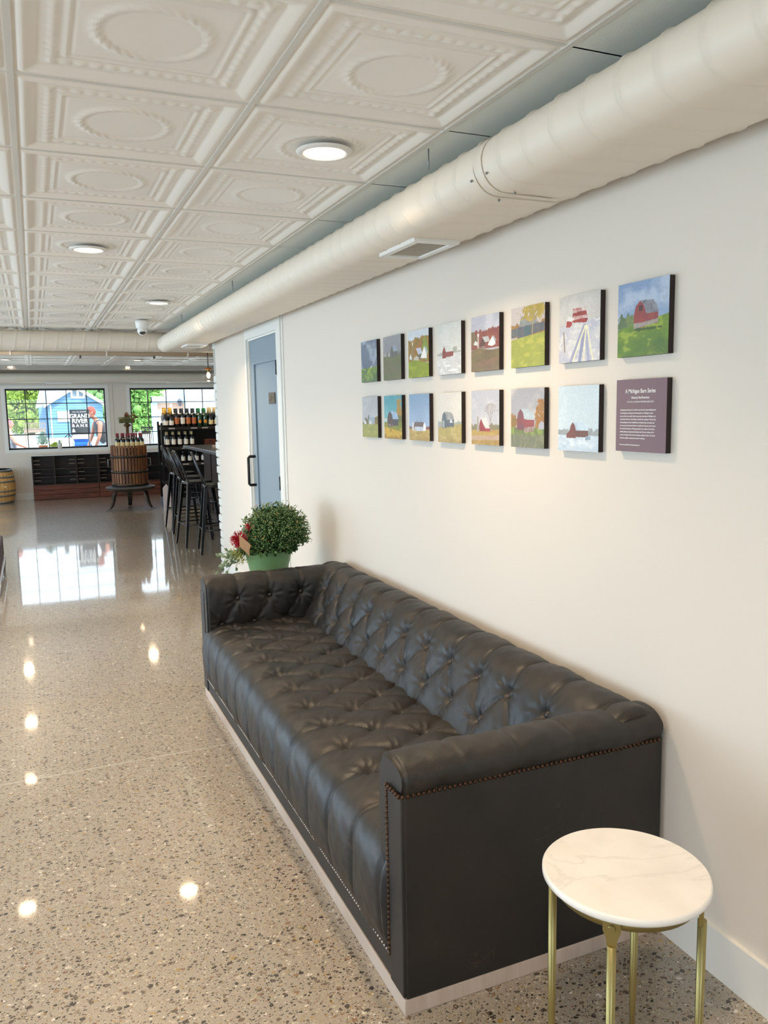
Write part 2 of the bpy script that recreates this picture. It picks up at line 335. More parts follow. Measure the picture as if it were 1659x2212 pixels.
# casing around door, and a corner bead seen beside it
tr = MB().box(XW-0.018, XW, DY0-0.105, DY0, 0, DZ+0.08); tr.box(XW-0.018, XW, DY1, DY1+0.04, 0, DZ+0.08); tr.box(XW-0.018, XW, DY0, DY1, DZ, DZ+0.08)
tr.box(XW-0.008, XW, DY0-0.135, DY0-0.105, 0, HC-0.15)
tr.box(XW, XW+0.03, DY0, DY0+0.012, 0, DZ); tr.box(XW, XW+0.09, DY1-0.012, DY1, 0, DZ); tr.box(XW, XW+0.09, DY0+0.012, DY1-0.012, DZ-0.012, DZ)
struct('trim_1', tr, M['trim'])
# door_1 : one recessed panel
dx = XW + 0.012
d1 = MB(); st = 0.115
d1.box(dx, dx+0.04, DY0+0.014, DY0+st, 0.008, DZ-0.014); d1.box(dx, dx+0.04, DY1-st, DY1-0.014, 0.008, DZ-0.014)
d1.box(dx, dx+0.04, DY0+st, DY1-st, DZ-0.2, DZ-0.014); d1.box(dx, dx+0.04, DY0+st, DY1-st, 0.008, 0.25)
d1.box(dx+0.014, dx+0.03, DY0+st, DY1-st, 0.25, DZ-0.2)
door = struct('door_1', d1, M['door'])
hd = MB(); ya = DY1 - 0.06
hd.tube([(dx, ya, 0.955), (dx-0.05, ya, 0.955), (dx-0.058, ya, 0.965), (dx-0.058, ya, 1.175), (dx-0.05, ya, 1.185), (dx, ya, 1.185)], 0.0115, 10)
obj('door_handle', hd, mat('bronze_handle', '2a211f', 0.4, 0.5), door)
for z in (0.98, 1.80):
    obj('hinge', MB().tube([(XW-0.02, DY0+0.004, z), (XW-0.02, DY0+0.004, z+0.1)], 0.0055, 10), M['black'], door)
def text(s, size, m, parent, loc, rot, name='lettering', align='CENTER', extr=0.0008, shear=0, sx=1, spacing=1.0, bold=0):
    c = bpy.data.curves.new('t', 'FONT'); c.body = s; c.size = size; c.align_x = align; c.align_y = 'CENTER'; c.extrude = extr; c.shear = shear; c.space_character = spacing; c.offset = bold; c.resolution_u = 3
    t = bpy.data.objects.new('t', c); COL.objects.link(t)
    dg = bpy.context.evaluated_depsgraph_get(); me = bpy.data.meshes.new_from_object(t.evaluated_get(dg)); me.name = name
    bpy.data.objects.remove(t); bpy.data.curves.remove(c)
    me.materials.clear(); me.materials.append(m)
    o = bpy.data.objects.new(name, me); COL.objects.link(o); o.parent = parent; o.location = loc; o.rotation_euler = rot; o.scale = (sx, 1, 1)
    return o
RWALL = (radians(90), 0, radians(-90))      # upright text read from the -x side
pq = thing('door_plaque', 'small rectangular bronze plaque with raised letters on the blue-grey door', 'sign', (dx+0.012, 5.86, 1.64))
obj('plate', MB().box(-0.008, 0, -0.08, 0.08, -0.041, 0.041), mat('bronze_plate', '6a5c4c', 0.4, 0.6, bump=(90, 0.6)), pq, 0.003)
pq.location.x = dx + 0.013
text('W C', 0.05, mat('plaque_letters', 'a49a88', 0.35, 0.7), pq, (-0.0095, 0, 0), RWALL)
# duct-side plain wall and baseboard done; far windows
def window(idx, x0, x1):
    w = struct('window_%d' % idx, MB().box(x0+0.03, x1-0.03, YF+0.055, YF+0.061, WZ0+0.03, WZ1-0.03), M['pane'])
    f = MB(); y0, y1 = YF+0.035, YF+0.08; t = 0.032
    f.box(x0+0.02, x0+t+0.012, y0, y1, WZ0+0.012, WZ1); f.box(x1-t-0.012, x1-0.02, y0, y1, WZ0+0.012, WZ1); f.box(x0+0.02, x1-0.02, y0, y1, WZ0+0.012, WZ0+t+0.012); f.box(x0+0.02, x1-0.02, y0, y1, WZ1-t-0.012, WZ1-0.01)
    for k in range(1, 5):
        x = x0 + (x1-x0)*k/5; f.box(x-0.0075, x+0.0075, y0+0.008, y1-0.01, WZ0+t, WZ1-t)
    for k in range(1, 4):
        z = WZ0 + (WZ1-WZ0)*k/4; f.box(x0+t, x1-t, y0+0.009, y1-0.011, z-0.0075, z+0.0075)
    obj('window_frame', f, mat('black_sash', '15181a', 0.4), w)
    c = MB(); a = 0.045; yy = YF - 0.012
    c.box(x0-a, x0+0.02, yy, YF+0.05, WZ0-0.045, WZ1+0.05); c.box(x1-0.02, x1+a, yy, YF+0.05, WZ0-0.045, WZ1+0.05)
    c.box(x0+0.02, x1-0.02, yy, YF+0.05, WZ1-0.01, WZ1+0.05); c.box(x0+0.02, x1-0.02, yy, YF+0.05, WZ0-0.045, WZ0+0.012)
    obj('window_reveal', c, M['trim'], w)
    g = MB(); yy = YF - 0.006
    g.box(x0-a-0.07, x0-a, yy, YF, WZ0-0.11, WZ1+0.08); g.box(x1+a, x1+a+0.07, yy, YF, WZ0-0.11, WZ1+0.08); g.box(x0-a, x1+a, yy, YF, WZ0-0.11, WZ0-0.045)
    obj('window_casing', g, M['wall'], w)
    obj('window_sill', MB().box(x0-0.02, x1+0.02, YF-0.03, YF+0.035, WZ0-0.012, WZ0+0.004), M['trim'], w)
window(1, *W1); window(2, *W2)
for k, (a, b) in enumerate(((-0.2, 2.6), (3.8, 6.6), (7.8, 10.6), (11.6, 14.4))):
    w = struct('window_%d' % (k+3), MB().box(XL-0.055, XL-0.05, a, b, 0.1, 2.1), M['pane'])
    f = MB(); f.box(XL-0.07, XL-0.03, a, a+0.04, 0.1, 2.1); f.box(XL-0.07, XL-0.03, b-0.04, b, 0.1, 2.1); f.box(XL-0.07, XL-0.03, (a+b)/2-0.02, (a+b)/2+0.02, 0.1, 2.1); f.box(XL-0.07, XL-0.03, a, b, 0.1, 0.14); f.box(XL-0.07, XL-0.03, a, b, 2.06, 2.1)
    obj('window_frame', f, M['black'], w)
w = struct('window_7', MB().box(-2.5, 0.5, YB-0.055, YB-0.05, 0.45, 2.15), M['pane'])

# ------------------------------------------------------------------ ceiling: embossed tin tiles, plain tiles by the duct
def tile_h(U, V, petals=True):
    d = np.minimum(np.minimum(U, 1-U), np.minimum(V, 1-V))
    along = np.where(np.minimum(U, 1-U) < np.minimum(V, 1-V), V, U)
    def ss(a, b, x): t = np.clip((x-a)/(b-a), 0, 1); return t*t*(3-2*t)
    h = -0.004*ss(0.012, 0.018, d)
    h += 0.012*ss(0.020, 0.045, d) - 0.005*ss(0.05, 0.058, d) - 0.020*ss(0.058, 0.112, d)      # frame and cove
    bead = np.exp(-((d-0.150)/0.020)**2)
    h += 0.013*bead*(0.35 + 0.65*np.abs(np.sin(along*pi*17)))
    h += 0.006*np.exp(-((d-0.118)/0.006)**2)
    h += 0.008*ss(0.188, 0.196, d) - 0.008*ss(0.206, 0.214, d) + 0.004*ss(0.222, 0.228, d)
    r = np.hypot(U-0.5, V-0.5); th = np.arctan2(V-0.5, U-0.5)
    ring = np.exp(-((r-0.205)/0.022)**2)
    h += ring*0.013*(0.72 + 0.28*np.cos(th*26 + 18*(r-0.205)/0.1))
    h += 0.003*ss(0.175, 0.165, r)
    for cx in (0.15, 0.85):
        for cy in (0.15, 0.85):
            q = np.hypot(U-cx, V-cy); a = np.arctan2(V-cy, U-cx)
            h += 0.010*np.exp(-(q/0.035)**2)*(0.6+0.4*np.cos(a*6))
    return h
TX, TY = 0.5935, 0.607; X0 = 0.006; Y0 = 1.642
def tiles(cells, n):
    u = np.linspace(0, 1, n+1); U, V = np.meshgrid(u, u, indexing='ij'); H = tile_h(U, V)
    base = np.stack([U.ravel()*TX, V.ravel()*TY, HC - 0.55*H.ravel()], 1)
    i, j = np.meshgrid(np.arange(n), np.arange(n), indexing='ij'); q = (i*(n+1)+j).ravel()
    F = np.stack([q, q+1, q+n+2, q+n+1], 1)
    vs = []; fs = []
    for k, (a, b) in enumerate(cells):
        v = base.copy(); v[:, 0] += X0 + a*TX; v[:, 1] += Y0 + b*TY; vs.append(v); fs.append(F + k*len(base))
    return np.concatenate(vs), np.concatenate(fs)
sets = []
rows_all = range(-8, 25)
near = [(a, b) for a in (-1, 0, 1) for b in range(-2, 12)]
mid = [(a, b) for a in range(-3, 7) for b in range(12, 24) if X0+a*TX < 4.2]
rest = [(a, b) for a in range(-7, 9) for b in rows_all if (a, b) not in near and (a, b) not in mid and not (a >= 2 and b < 11)]
vv = []; ff = []; off = 0
for cells, n in ((near, 96), (mid, 60), (rest, 6)):
    v, f = tiles(cells, n); vv.append(v); ff.append(f + off); off += len(v)
V_ = np.concatenate(vv); F_ = np.concatenate(ff)
# plain tiles
pv = []; pf = []; 
def quad_down(x0, x1, y0, y1, z):
    o_ = off + len(pv); pv.extend([(x0,y0,z),(x0,y1,z),(x1,y1,z),(x1,y0,z)]); pf.append([o_, o_+1, o_+2, o_+3])
for b in range(-8, 11):
    y = Y0 + b*TY
    quad_down(X0+2*TX+0.006, XW+0.05, y+0.003, y+TY-0.003, HC-0.001)
quad_down(XL-0.2, XR+0.2, YB-0.2, YF+0.2, HC+0.05)     # slab above
V_ = np.concatenate([V_, np.array(pv)]); F_ = np.concatenate([F_, np.array(pf)])
me = bpy.data.meshes.new('ceiling'); me.vertices.add(len(V_)); me.vertices.foreach_set('co', V_.astype(np.float32).ravel())
me.loops.add(len(F_)*4); me.polygons.add(len(F_)); me.loops.foreach_set('vertex_index', F_.astype(np.int32).ravel())
me.polygons.foreach_set('loop_start', np.arange(0, len(F_)*4, 4, dtype=np.int32)); 
mi = np.zeros(len(F_), dtype=np.int32); mi[-len(pf):] = 1; me.polygons.foreach_set('material_index', mi)
me.polygons.foreach_set('use_smooth', np.ones(len(F_), dtype=bool))
me.materials.append(M['tin']); me.materials.append(M['plain_tile']); me.update(calc_edges=True); me.validate()
ceil = bpy.data.objects.new('ceiling', me); COL.objects.link(ceil); ceil['kind'] = 'structure'
struct('trim_2', MB().box(XL-0.2, XR+0.2, YB-0.2, YF+0.2, HC+0.06, HC+0.25), mat('roof_slab', '808080', 0.9))
gb = MB()
for a in range(-6, 9):
    x = X0 + a*TX
    y1 = YF if a < 3 else YF; y0 = YB if a < 3 else YC+0.3
    gb.box(x-0.008, x+0.008, y0, 15.2, HC-0.003, HC+0.012)
for b in range(-6, 23):
    y = Y0 + b*TY; xe = X0+2*TX if b < 11 else XR
    gb.box(XL, xe, y-0.006, y+0.006, HC-0.001, HC+0.012)
struct('trim_3', gb, mat('ceiling_grid', 'd9d5cd', 0.5))

# ------------------------------------------------------------------ recessed lights and added unseen lamps
M['lens'] = mat('lamp_lens', 'ffffff', 0.4, emit='ffe9cc', estr=14)
lt = thing('recessed_light', 'x', 'ceiling light', (0, 0, 0), group='recessed ceiling lights')
rg = MB().lathe([(0.064, 0.0), (0.065, -0.005), (0.072, -0.009), (0.084, -0.007), (0.09, 0.0)], n=40)
rg.lathe([(0.0005, 0.0), (0.09, 0.0)], n=40); rg.f = [f for f in rg.f if len(f) == 4]; rg.sm = [True]*len(rg.f)
obj('trim_ring', rg, M['white_plastic'], lt); obj('lens', MB().lathe([(0.0005, -0.0035), (0.062, -0.0035), (0.064, -0.001)], n=32), M['lens'], lt)
LP = [((0.909, 2.54), 'round lit recessed light nearest the camera, in the tile beside the duct'),
      ((0.31, 4.39), 'round lit recessed light in the middle tile column, second from the camera'),
      ((0.92, 6.33), 'round lit recessed light just in front of the dome camera'),
      ((-0.3, 6.63), None), ((-0.28, 9.1), None), ((-0.28, 10.9), None),
      ((-0.31, 13.25), 'round lit recessed light beyond the cross duct, above the oak barrel side'),
      ((1.555, 13.2), 'round lit recessed light beyond the cross duct, above the wine press'),
      ((-0.28, 15.0), None), ((1.59, 15.0), None), ((0.3, 0.6), None), ((-0.9, 2.0), None), ((-0.9, 4.4), None),  # after the far-wall pair: unseen lamps added for illumination
      ((-2.1, 3.0), None), ((-2.1, 7.0), None), ((3.0, 10.0), None), ((3.0, 13.2), None)]  # more unseen lamps, put in only to light the room
first = True
for (x, y), lab in LP:
    if lab:
        q = lt if first else dup(lt); first = False
        q.location = (x, y, HC - 0.0075); q['label'] = lab
    d = bpy.data.lights.new('lamp_or_fill', 'AREA'); d.shape = 'DISK'; d.size = 0.12; d.energy = LAMP_W * (1.25 if y < 7 and x > 0 else (1.0 if y > 12 else 0.75)); d.color = LAMP_C
    d.spread = radians(125 if y < 8 else 178); l = bpy.data.objects.new('lamp_or_fill', d); COL.objects.link(l); l.location = (x, y, HC - 0.018)
# ------------------------------------------------------------------ spiral ducts
def oval(t, hw, r):        # flat-oval outline, t 0..1 ; returns (a, z)
    per = 4*hw + 2*pi*r; s = t*per
    if s < 2*hw: return (-hw + s, -r)
    s -= 2*hw
    if s < pi*r: a = -pi/2 + s/r; return (hw + r*cos(a), r*sin(a))
    s -= pi*r
    if s < 2*hw: return (hw - s, r)
    s -= 2*hw; a = pi/2 + s/r; return (-hw + r*cos(a), r*sin(a))
def spiral_duct(fn, L0, L1, hw, r, pitch, ds=0.0065, nt=56):
    ns = int((L1-L0)/ds); ts = [k/nt for k in range(nt)]; O = [oval(t, hw, r) for t in ts]; vs = []
    for i in range(ns+1):
        s = L0 + (L1-L0)*i/ns
        for t, (a, z) in zip(ts, O):
            ph = ((s/pitch + t) % 1.0); dd = min(ph, 1-ph)*pitch
            k = 1 + (0.0032*math.exp(-(dd/0.005)**2))/r
            vs.append(fn(s, a*k if abs(a) > hw else a, z*k))
    fs = [(i*nt+k, i*nt+(k+1) % nt, (i+1)*nt+(k+1) % nt, (i+1)*nt+k) for i in range(ns) for k in range(nt)]
    mb = MB(); mb.v = vs; mb.f = fs; mb.sm = [True]*len(fs); return mb
XD, ZD, HW, RD = 1.378, 2.233, 0.098, 0.080
sd = thing('spiral_duct', 'white flat-oval spiral duct running along the top of the gallery wall', 'duct', (XD, 3.0, ZD))
def fn1(s, a, z): return (a, s - 3.0, z)
obj('duct_run', spiral_duct(fn1, YB, 8.48, HW, RD, 0.122), M['duct'], sd, fixn=False)
for yy in (2.055, 2.10, 6.25, 6.29):
    cl = MB(); n = 56; pts = [(oval(k/n, HW, RD+0.0035)[0], yy-3.0, oval(k/n, HW, RD+0.0035)[1]) for k in range(n)]
    vs = []
    for w in (-0.004, 0.004): vs += [(p[0], p[1]+w, p[2]) for p in pts]
    cl.add(vs, [(k, (k+1) % n, n+(k+1) % n, n+k) for k in range(n)], True); obj('joint_collar', cl, M['duct'], sd)
for yy in (2.035, 2.12):
    for t in (0.02, 0.33, 0.9): a, z = oval(t, HW, RD+0.004); obj('screw', MB().ball((a, yy-3.0, z), 0.0038, 8, 5), M['hoop'], sd)
def register(par, loc, w, l, rot=0, name='air_register'):
    g = bpy.data.objects.new(name, None); COL.objects.link(g); g.parent = par; g.location = loc; g.rotation_euler = (0, 0, rot)
    f = MB(); a, b = w/2, l/2; t = 0.028
    f.box(-a, a, -b, -b+t, -0.012, 0.006); f.box(-a, a, b-t, b, -0.012, 0.006); f.box(-a, -a+t, -b+t, b-t, -0.012, 0.006); f.box(a-t, a, -b+t, b-t, -0.012, 0.006)
    obj('register_frame', f, M['white_plastic'], g, 0.003)
    s = MB(); k = -b+t+0.008
    while k < b-t: s.obox((0, k, -0.003), (a-t, 0, 0), (0, 0.005, 0.004), (0, 0.0005, -0.0007)); k += 0.0135
    obj('louvre', s, mat('louvre_paint', 'c9c3b6', 0.5), g); obj('register_throat', MB().box(-a+t, a-t, -b+t, b-t, 0.004, 0.012), mat('throat', '6d675d', 0.8), g)
register(sd, (0.005, 2.84-3.0, -RD-0.002), 0.185, 0.32)
register(sd, (0.02, 7.55-3.0, -RD-0.002), 0.185, 0.32)
for yy, tall in ((2.42, 1), (5.2, 1), (7.1, 1)):
    hb = MB().tube([(-HW-0.06, yy-3, 0.075), (-HW-0.06, yy-3, HC-ZD)], 0.0025, 8); obj('hanger_wire', hb, M['hoop'], sd)
YX = 8.62; ZX = 2.262
cd = thing('spiral_duct', 'white spiral duct crossing the room under the ceiling', 'duct', (0, YX, ZX))
obj('duct_run', spiral_duct(lambda s, a, z: (s, a, z), XL, XR, 0.05, 0.094, 0.122, ds=0.0075, nt=44), M['duct'], cd, fixn=False)
obj('joint_collar', MB().tube([(1.10, 0, 0), (1.104, 0, 0)], 0.001, 6), M['duct'], cd)
YD = 15.93
fd = thing('spiral_duct', 'pale duct with small registers running above the far windows', 'duct', (0, YD, 2.205))
obj('duct_run', spiral_duct(lambda s, a, z: (s, a, z), XL, XR, 0.08, 0.085, 1.2, ds=0.03, nt=36), M['duct'], fd, fixn=False)
for x in (0.47, 2.62): register(fd, (x, -0.02, -0.088), 0.44, 0.15)
pp = MB().tube([(XL, 0, 0), (XR, 0, 0)], 0.0275, 16)
pipe = thing('sprinkler_pipe', 'beige pipe slung under the ceiling beyond the cross duct', 'pipe', (0, 11.3, 2.328))
obj('pipe_run', pp, mat('beige_pipe', 'c9b397', 0.5), pipe)
for x in (-0.2, 0.95, 2.0): obj('pipe_clamp', MB().tube([(x-0.012, 0, 0), (x+0.012, 0, 0)], 0.033, 16).box(x-0.006, x+0.006, -0.004, 0.004, 0.02, 0.044), M['duct'], pipe)
for x in (0.62, 1.55): obj('sprinkler_head', MB().lathe([(0.012, 0), (0.012, -0.03), (0.02, -0.034), (0.02, -0.038)], (x, 0, -0.025), 12), M['hoop'], pipe)
struct('trim_5', MB().box(XL, XR, 14.95, 15.12, 2.305, HC+0.02), mat('beam_paint', 'b5ada2', 0.6))
struct('trim_6', MB().box(XL, XR, 15.12, YF, HC-0.004, HC+0.02), mat('soffit_paint', 'b7b8ac', 0.7))

dc = thing('dome_camera', 'white dome security camera under the ceiling in front of the cross duct', 'security camera', (0.955, 7.62, HC-0.004))
obj('housing', MB().lathe([(0.058, 0), (0.06, -0.02), (0.052, -0.06), (0.044, -0.075)], n=24), M['white_plastic'], dc)
obj('camera_eye', MB().ball((-0.003, -0.012, -0.088), 0.043, 16, 12), M['white_plastic'], dc)
obj('lens_window', MB().ball((-0.003, -0.03, -0.104), (0.031, 0.024, 0.022), 16, 10), M['glassdark'], dc)

# ------------------------------------------------------------------ tufted sofa
def n1(x, y, s):   # cheap smooth noise
    return (sin(3.1*x*s+1.3*y*s+0.7) + sin(-1.7*x*s+2.9*y*s+2.1) + sin(4.3*x*s-3.7*y*s+4.2)*0.6)/2.6
def resample(prof, d):
    P = [Vector(p) for p in prof]
    # Catmull-Rom
    out = []
    for i in range(len(P)-1):
        p0, p1, p2, p3 = P[max(i-1,0)], P[i], P[i+1], P[min(i+2,len(P)-1)]
        n = 12
        for k in range(n):
            t = k/n; out.append(0.5*((2*p1)+(p2-p0)*t+(2*p0-5*p1+4*p2-p3)*t*t+(3*p1-p0-3*p2+p3)*t**3))
    out.append(P[-1]); L = [0]
    for a, b in zip(out, out[1:]): L.append(L[-1] + (b-a).length)
    T = L[-1]; m = max(2, int(T/d)); res = []; j = 0
    for k in range(m+1):
        s = T*k/m
        while j < len(L)-2 and L[j+1] < s: j += 1
        q = (s-L[j])/max(1e-9, L[j+1]-L[j]); res.append((out[j].lerp(out[j+1], q), s))
    return res, T
def ssp(a, b, x):
    t = min(1, max(0, (x-a)/(b-a))); return t*t*(3-2*t)
def tufted(prof, mapf, s0, s1, t_first, nrow, dt, pitch, soff, amp, side=1, ds=0.0085, dtt=0.008, btn_d=0.022, end=0.03, seed=0, zpre=False):
    """profile swept along s with diamond tufting; t_first is arc length of the first button row. Returns mesh and button list"""
    R_, T = resample(prof, dtt); n = len(R_); ns = int((s1-s0)/ds); V = []; t_last = t_first + (nrow-1)*dt
    btn = []
    for r in range(nrow):
        tb = t_first + r*dt; o_ = soff + (0.5*pitch if r % 2 else 0)
        k0 = math.ceil((s0-o_)/pitch)
        k = k0
        while o_ + k*pitch < s1:
            sb = o_ + k*pitch
            if sb > s0+0.03 and sb < s1-0.03: btn.append((sb, tb))
            k += 1
    nrm = []
    for i in range(n):
        a = R_[max(i-1,0)][0]; b = R_[min(i+1,n-1)][0]; tg = (b-a).normalized(); nrm.append(Vector((-tg.y, tg.x))*side)
    B = np.array(btn) if btn else np.zeros((0, 2))
    for a in range(ns+1):
        s = s0 + (s1-s0)*a/ns
        e = min(s-s0, s1-s); endf = 1 - (1-min(1, e/end))**2 if end > 0 else 1; endf = math.sqrt(max(0, 1-(1-min(1, e/max(end,1e-6)))**2)) if end > 0 else 1
        for i in range(n):
            p, t = R_[i]
            tt = min(max(t, t_first), t_last)
            q = (s-soff)/pitch; w = (tt-t_first)/(2*dt); u = q+w; v = q-w
            fu = abs(sin(pi*u)); fv = abs(sin(pi*v))
            dia = (fu*fv + 1e-9)**0.36
            if t <= t_first: sf = abs(sin(pi*q))
            elif t >= t_last: sf = abs(sin(pi*(q - (0.5 if (nrow-1) % 2 else 0))))
            else: sf = None
            if sf is None: h = dia
            else:
                dd = abs(math.asin(min(1, sf)))/pi*pitch
                crease = 1-math.exp(-dd/0.006)
                out = (t_first-t) if t < t_first else (t-t_last)
                k = ssp(0, 0.10, out)
                flat = 0.5*crease + 0.2*(1-(1-sf)**2)
                h = (sf**0.72)*(1-k) + flat*k
                if t < t_first and zpre: h *= 1-0.8*ssp(0.5, 1.0, out/max(t_first, 1e-6))
                if t < t_first and not zpre: h *= 1-0.75*ssp(0.8, 1.0, out/max(t_first, 1e-6))
            disp = amp*h
            if len(B):
                ds_ = B[:, 0]-s; dt_ = B[:, 1]-t; rr = ds_*ds_+dt_*dt_; j = int(rr.argmin()); r = math.sqrt(rr[j])
                if r < 0.14:
                    disp -= btn_d*math.exp(-(r/0.020)**2)
                    th = math.atan2(dt_[j], ds_[j]); sd_ = seed + j*1.7
                    disp += 0.0030*math.exp(-((r-0.042)/0.024)**2)*(sin(th*9+sd_)+0.7*sin(th*14+sd_*2.3))
            disp += 0.0035*n1(s+seed, t, 9) + 0.0014*n1(s, t+seed, 31)
            pp_ = p + nrm[i]*(disp*(0.35+0.65*endf) - (1-endf)*0.009)
            V.append(mapf(s, pp_.x, pp_.y))
    mb = MB(); mb.grid(V, ns+1, n)
    # rim caps for the ends
    for a in (0, ns):
        idx = [a*n+i for i in range(n)]; mb.f.append(tuple(idx if a else idx[::-1])); mb.sm.append(False)
    bl = []
    for sb, tb in btn:
        i = min(range(n), key=lambda k: abs(R_[k][1]-tb)); p = R_[i][0]; nn = nrm[i]
        pq_ = p + nn*(-btn_d + 0.009); bl.append((mapf(sb, pq_.x, pq_.y), mapf(sb, pq_.x+nn.x, pq_.y+nn.y)))
    return mb, bl
SX0, SX1, SY0, SY1 = 0.776, 1.598, 1.718, 4.337
sofa = thing('sofa', 'long dark brown leather tufted sofa with nailhead trim against the white wall', 'sofa', (0, 0, 0))
M['lbutton'] = mat('leather_button', '2e2621', 0.4)
def add_btn(part, bl):
    proto = None
    for p, q in bl:
        if proto is None:
            proto = obj('button', MB().ball((0, 0, 0), (0.0125, 0.0125, 0.008), 12, 7), M['lbutton'], part); b = proto
        else:
            b = proto.copy(); COL.objects.link(b); b.parent = part
        b.location = p; d = (Vector(q)-Vector(p)); b.rotation_mode = 'QUATERNION'; b.rotation_quaternion = d.to_track_quat('Z', 'Y')
    return
# frame: hidden deck, outer side panels, back panel, front rail
fr = MB()
fr.box(SX0+0.004, SX1, SY0, SY0+0.088, 0.045, 0.602)
fr.box(SX0+0.004, SX1, SY1-0.088, SY1, 0.045, 0.602)
fr.box(1.50, SX1, SY0+0.088, SY1-0.088, 0.045, 0.62)
fr.box(SX0+0.002, 1.50, SY0+0.088, SY1-0.088, 0.045, 0.118)
fr.box(SX0+0.05, 1.50, SY0+0.088, SY1-0.088, 0.118, 0.30)
obj('frame', fr, M['leather'], sofa, 0.004)
obj('plinth', MB().box(SX0-0.002, SX1, SY0+0.001, SY1-0.001, 0.0, 0.045), M['plinth'], sofa, 0.002)
# seat
seatp = [(0.779, 0.112), (0.772, 0.16), (0.768, 0.235), (0.768, 0.300), (0.778, 0.355), (0.808, 0.390), (0.87, 0.404), (1.0, 0.408), (1.2, 0.406), (1.42, 0.398)]
_, _T = resample(seatp, 0.01)
r_, _ = resample(seatp, 0.004); t90 = min(r_, key=lambda q: abs(q[0].x-0.905))[1] if True else 0
t90 = [t for p, t in r_ if p.x >= 0.905 and p.y > 0.35][0]
mb, bl = tufted(seatp, lambda s, a, z: (a, s, z), SY0+0.088, SY1-0.088, t90, 4, 0.145, 0.205, 3.89, 0.025, side=1, btn_d=0.024, seed=3, end=0.012)
seat = obj('seat', mb, M['leather'], sofa, fixn=False); add_btn(seat, bl)
# back
backp = [(1.285, 0.36), (1.318, 0.43), (1.360, 0.505), (1.405, 0.585), (1.432, 0.632), (1.468, 0.664), (1.515, 0.676), (1.560, 0.667), (1.592, 0.64), (1.600, 0.59)]
r_, _ = resample(backp, 0.004); tb0 = [t for p, t in r_ if p.y >= 0.480][0]
mb, bl = tufted(backp, lambda s, a, z: (a, s, z), SY0+0.014, SY1-0.014, tb0, 2, 0.128, 0.205, 2.131, 0.023, side=1, btn_d=0.020, seed=11)
back = obj('backrest', mb, M['leather'], sofa, fixn=False); add_btn(back, bl)
# arms: profile in (y', z) with y' measured inward from the outer face
armp = [(0.000, 0.600), (-0.007, 0.625), (-0.001, 0.648), (0.026, 0.664), (0.075, 0.669), (0.118, 0.660), (0.143, 0.632), (0.152, 0.585), (0.156, 0.50), (0.150, 0.42), (0.146, 0.35), (0.132, 0.318), (0.10, 0.312), (0.089, 0.33), (0.088, 0.45), (0.088, 0.585)]
r_, _ = resample(armp, 0.004); ta0 = [t for p, t in r_ if p.x > 0.1 and p.y <= 0.560][0]
for near_ in (True, False):
    mp_ = (lambda s, a, z: (s, SY0+a, z)) if near_ else (lambda s, a, z: (s, SY1-a, z))
    mb, bl = tufted(armp, mp_, SX0-0.001, SX1+0.002, ta0, 2, 0.14, 0.176, 0.942, 0.012, side=1, btn_d=0.016, seed=21+near_, end=0.010, zpre=True)
    arm = obj('armrest', mb, M['leather'], sofa, fixn=False); add_btn(arm, bl)
    tag(arm, 'padded leather arm nearest the camera' if near_ else 'padded leather arm by the flower pot')
# nailhead trims
def nails(pts, sp, nrm, r=0.0062):
    mb = MB()
    for (a, b) in zip(pts, pts[1:]):
        a, b = Vector(a), Vector(b); n = max(1, int((b-a).length/sp))
        for k in range(n): mb.ball(a.lerp(b, (k+0.5)/n), r, 7, 4)
    return mb
zN = 0.596
obj('nailhead_trim', nails([(SX0-0.009, SY0+0.09, zN), (SX0-0.009, SY0-0.002, zN), (SX1-0.01, SY0-0.002, zN)], 0.0145, 0), M['nail'], sofa)
obj('nailhead_trim', nails([(SX0-0.005, SY0+0.088, zN-0.01), (SX0-0.005, SY0+0.088, 0.115)], 0.0145, 0), M['nail'], sofa)
obj('nailhead_trim', nails([(SX0, SY0+0.095, 0.115), (SX0, SY1-0.09, 0.115)], 0.0145, 0, 0.0052), mat('bright_nailhead', '9a8f86', 0.25, 0.95), sofa)
obj('nailhead_trim', nails([(SX0, SY1-0.09, 0.115), (SX0, SY1-0.09, zN)], 0.0145, 0, 0.0052), M['nail'], sofa)
# front scroll panels of the arms
for yy in (SY0, SY1-0.088): obj('front_panel', MB().box(SX0-0.005, SX0+0.01, yy+0.002, yy+0.086, 0.05, zN), M['leather'], sofa, 0.004)

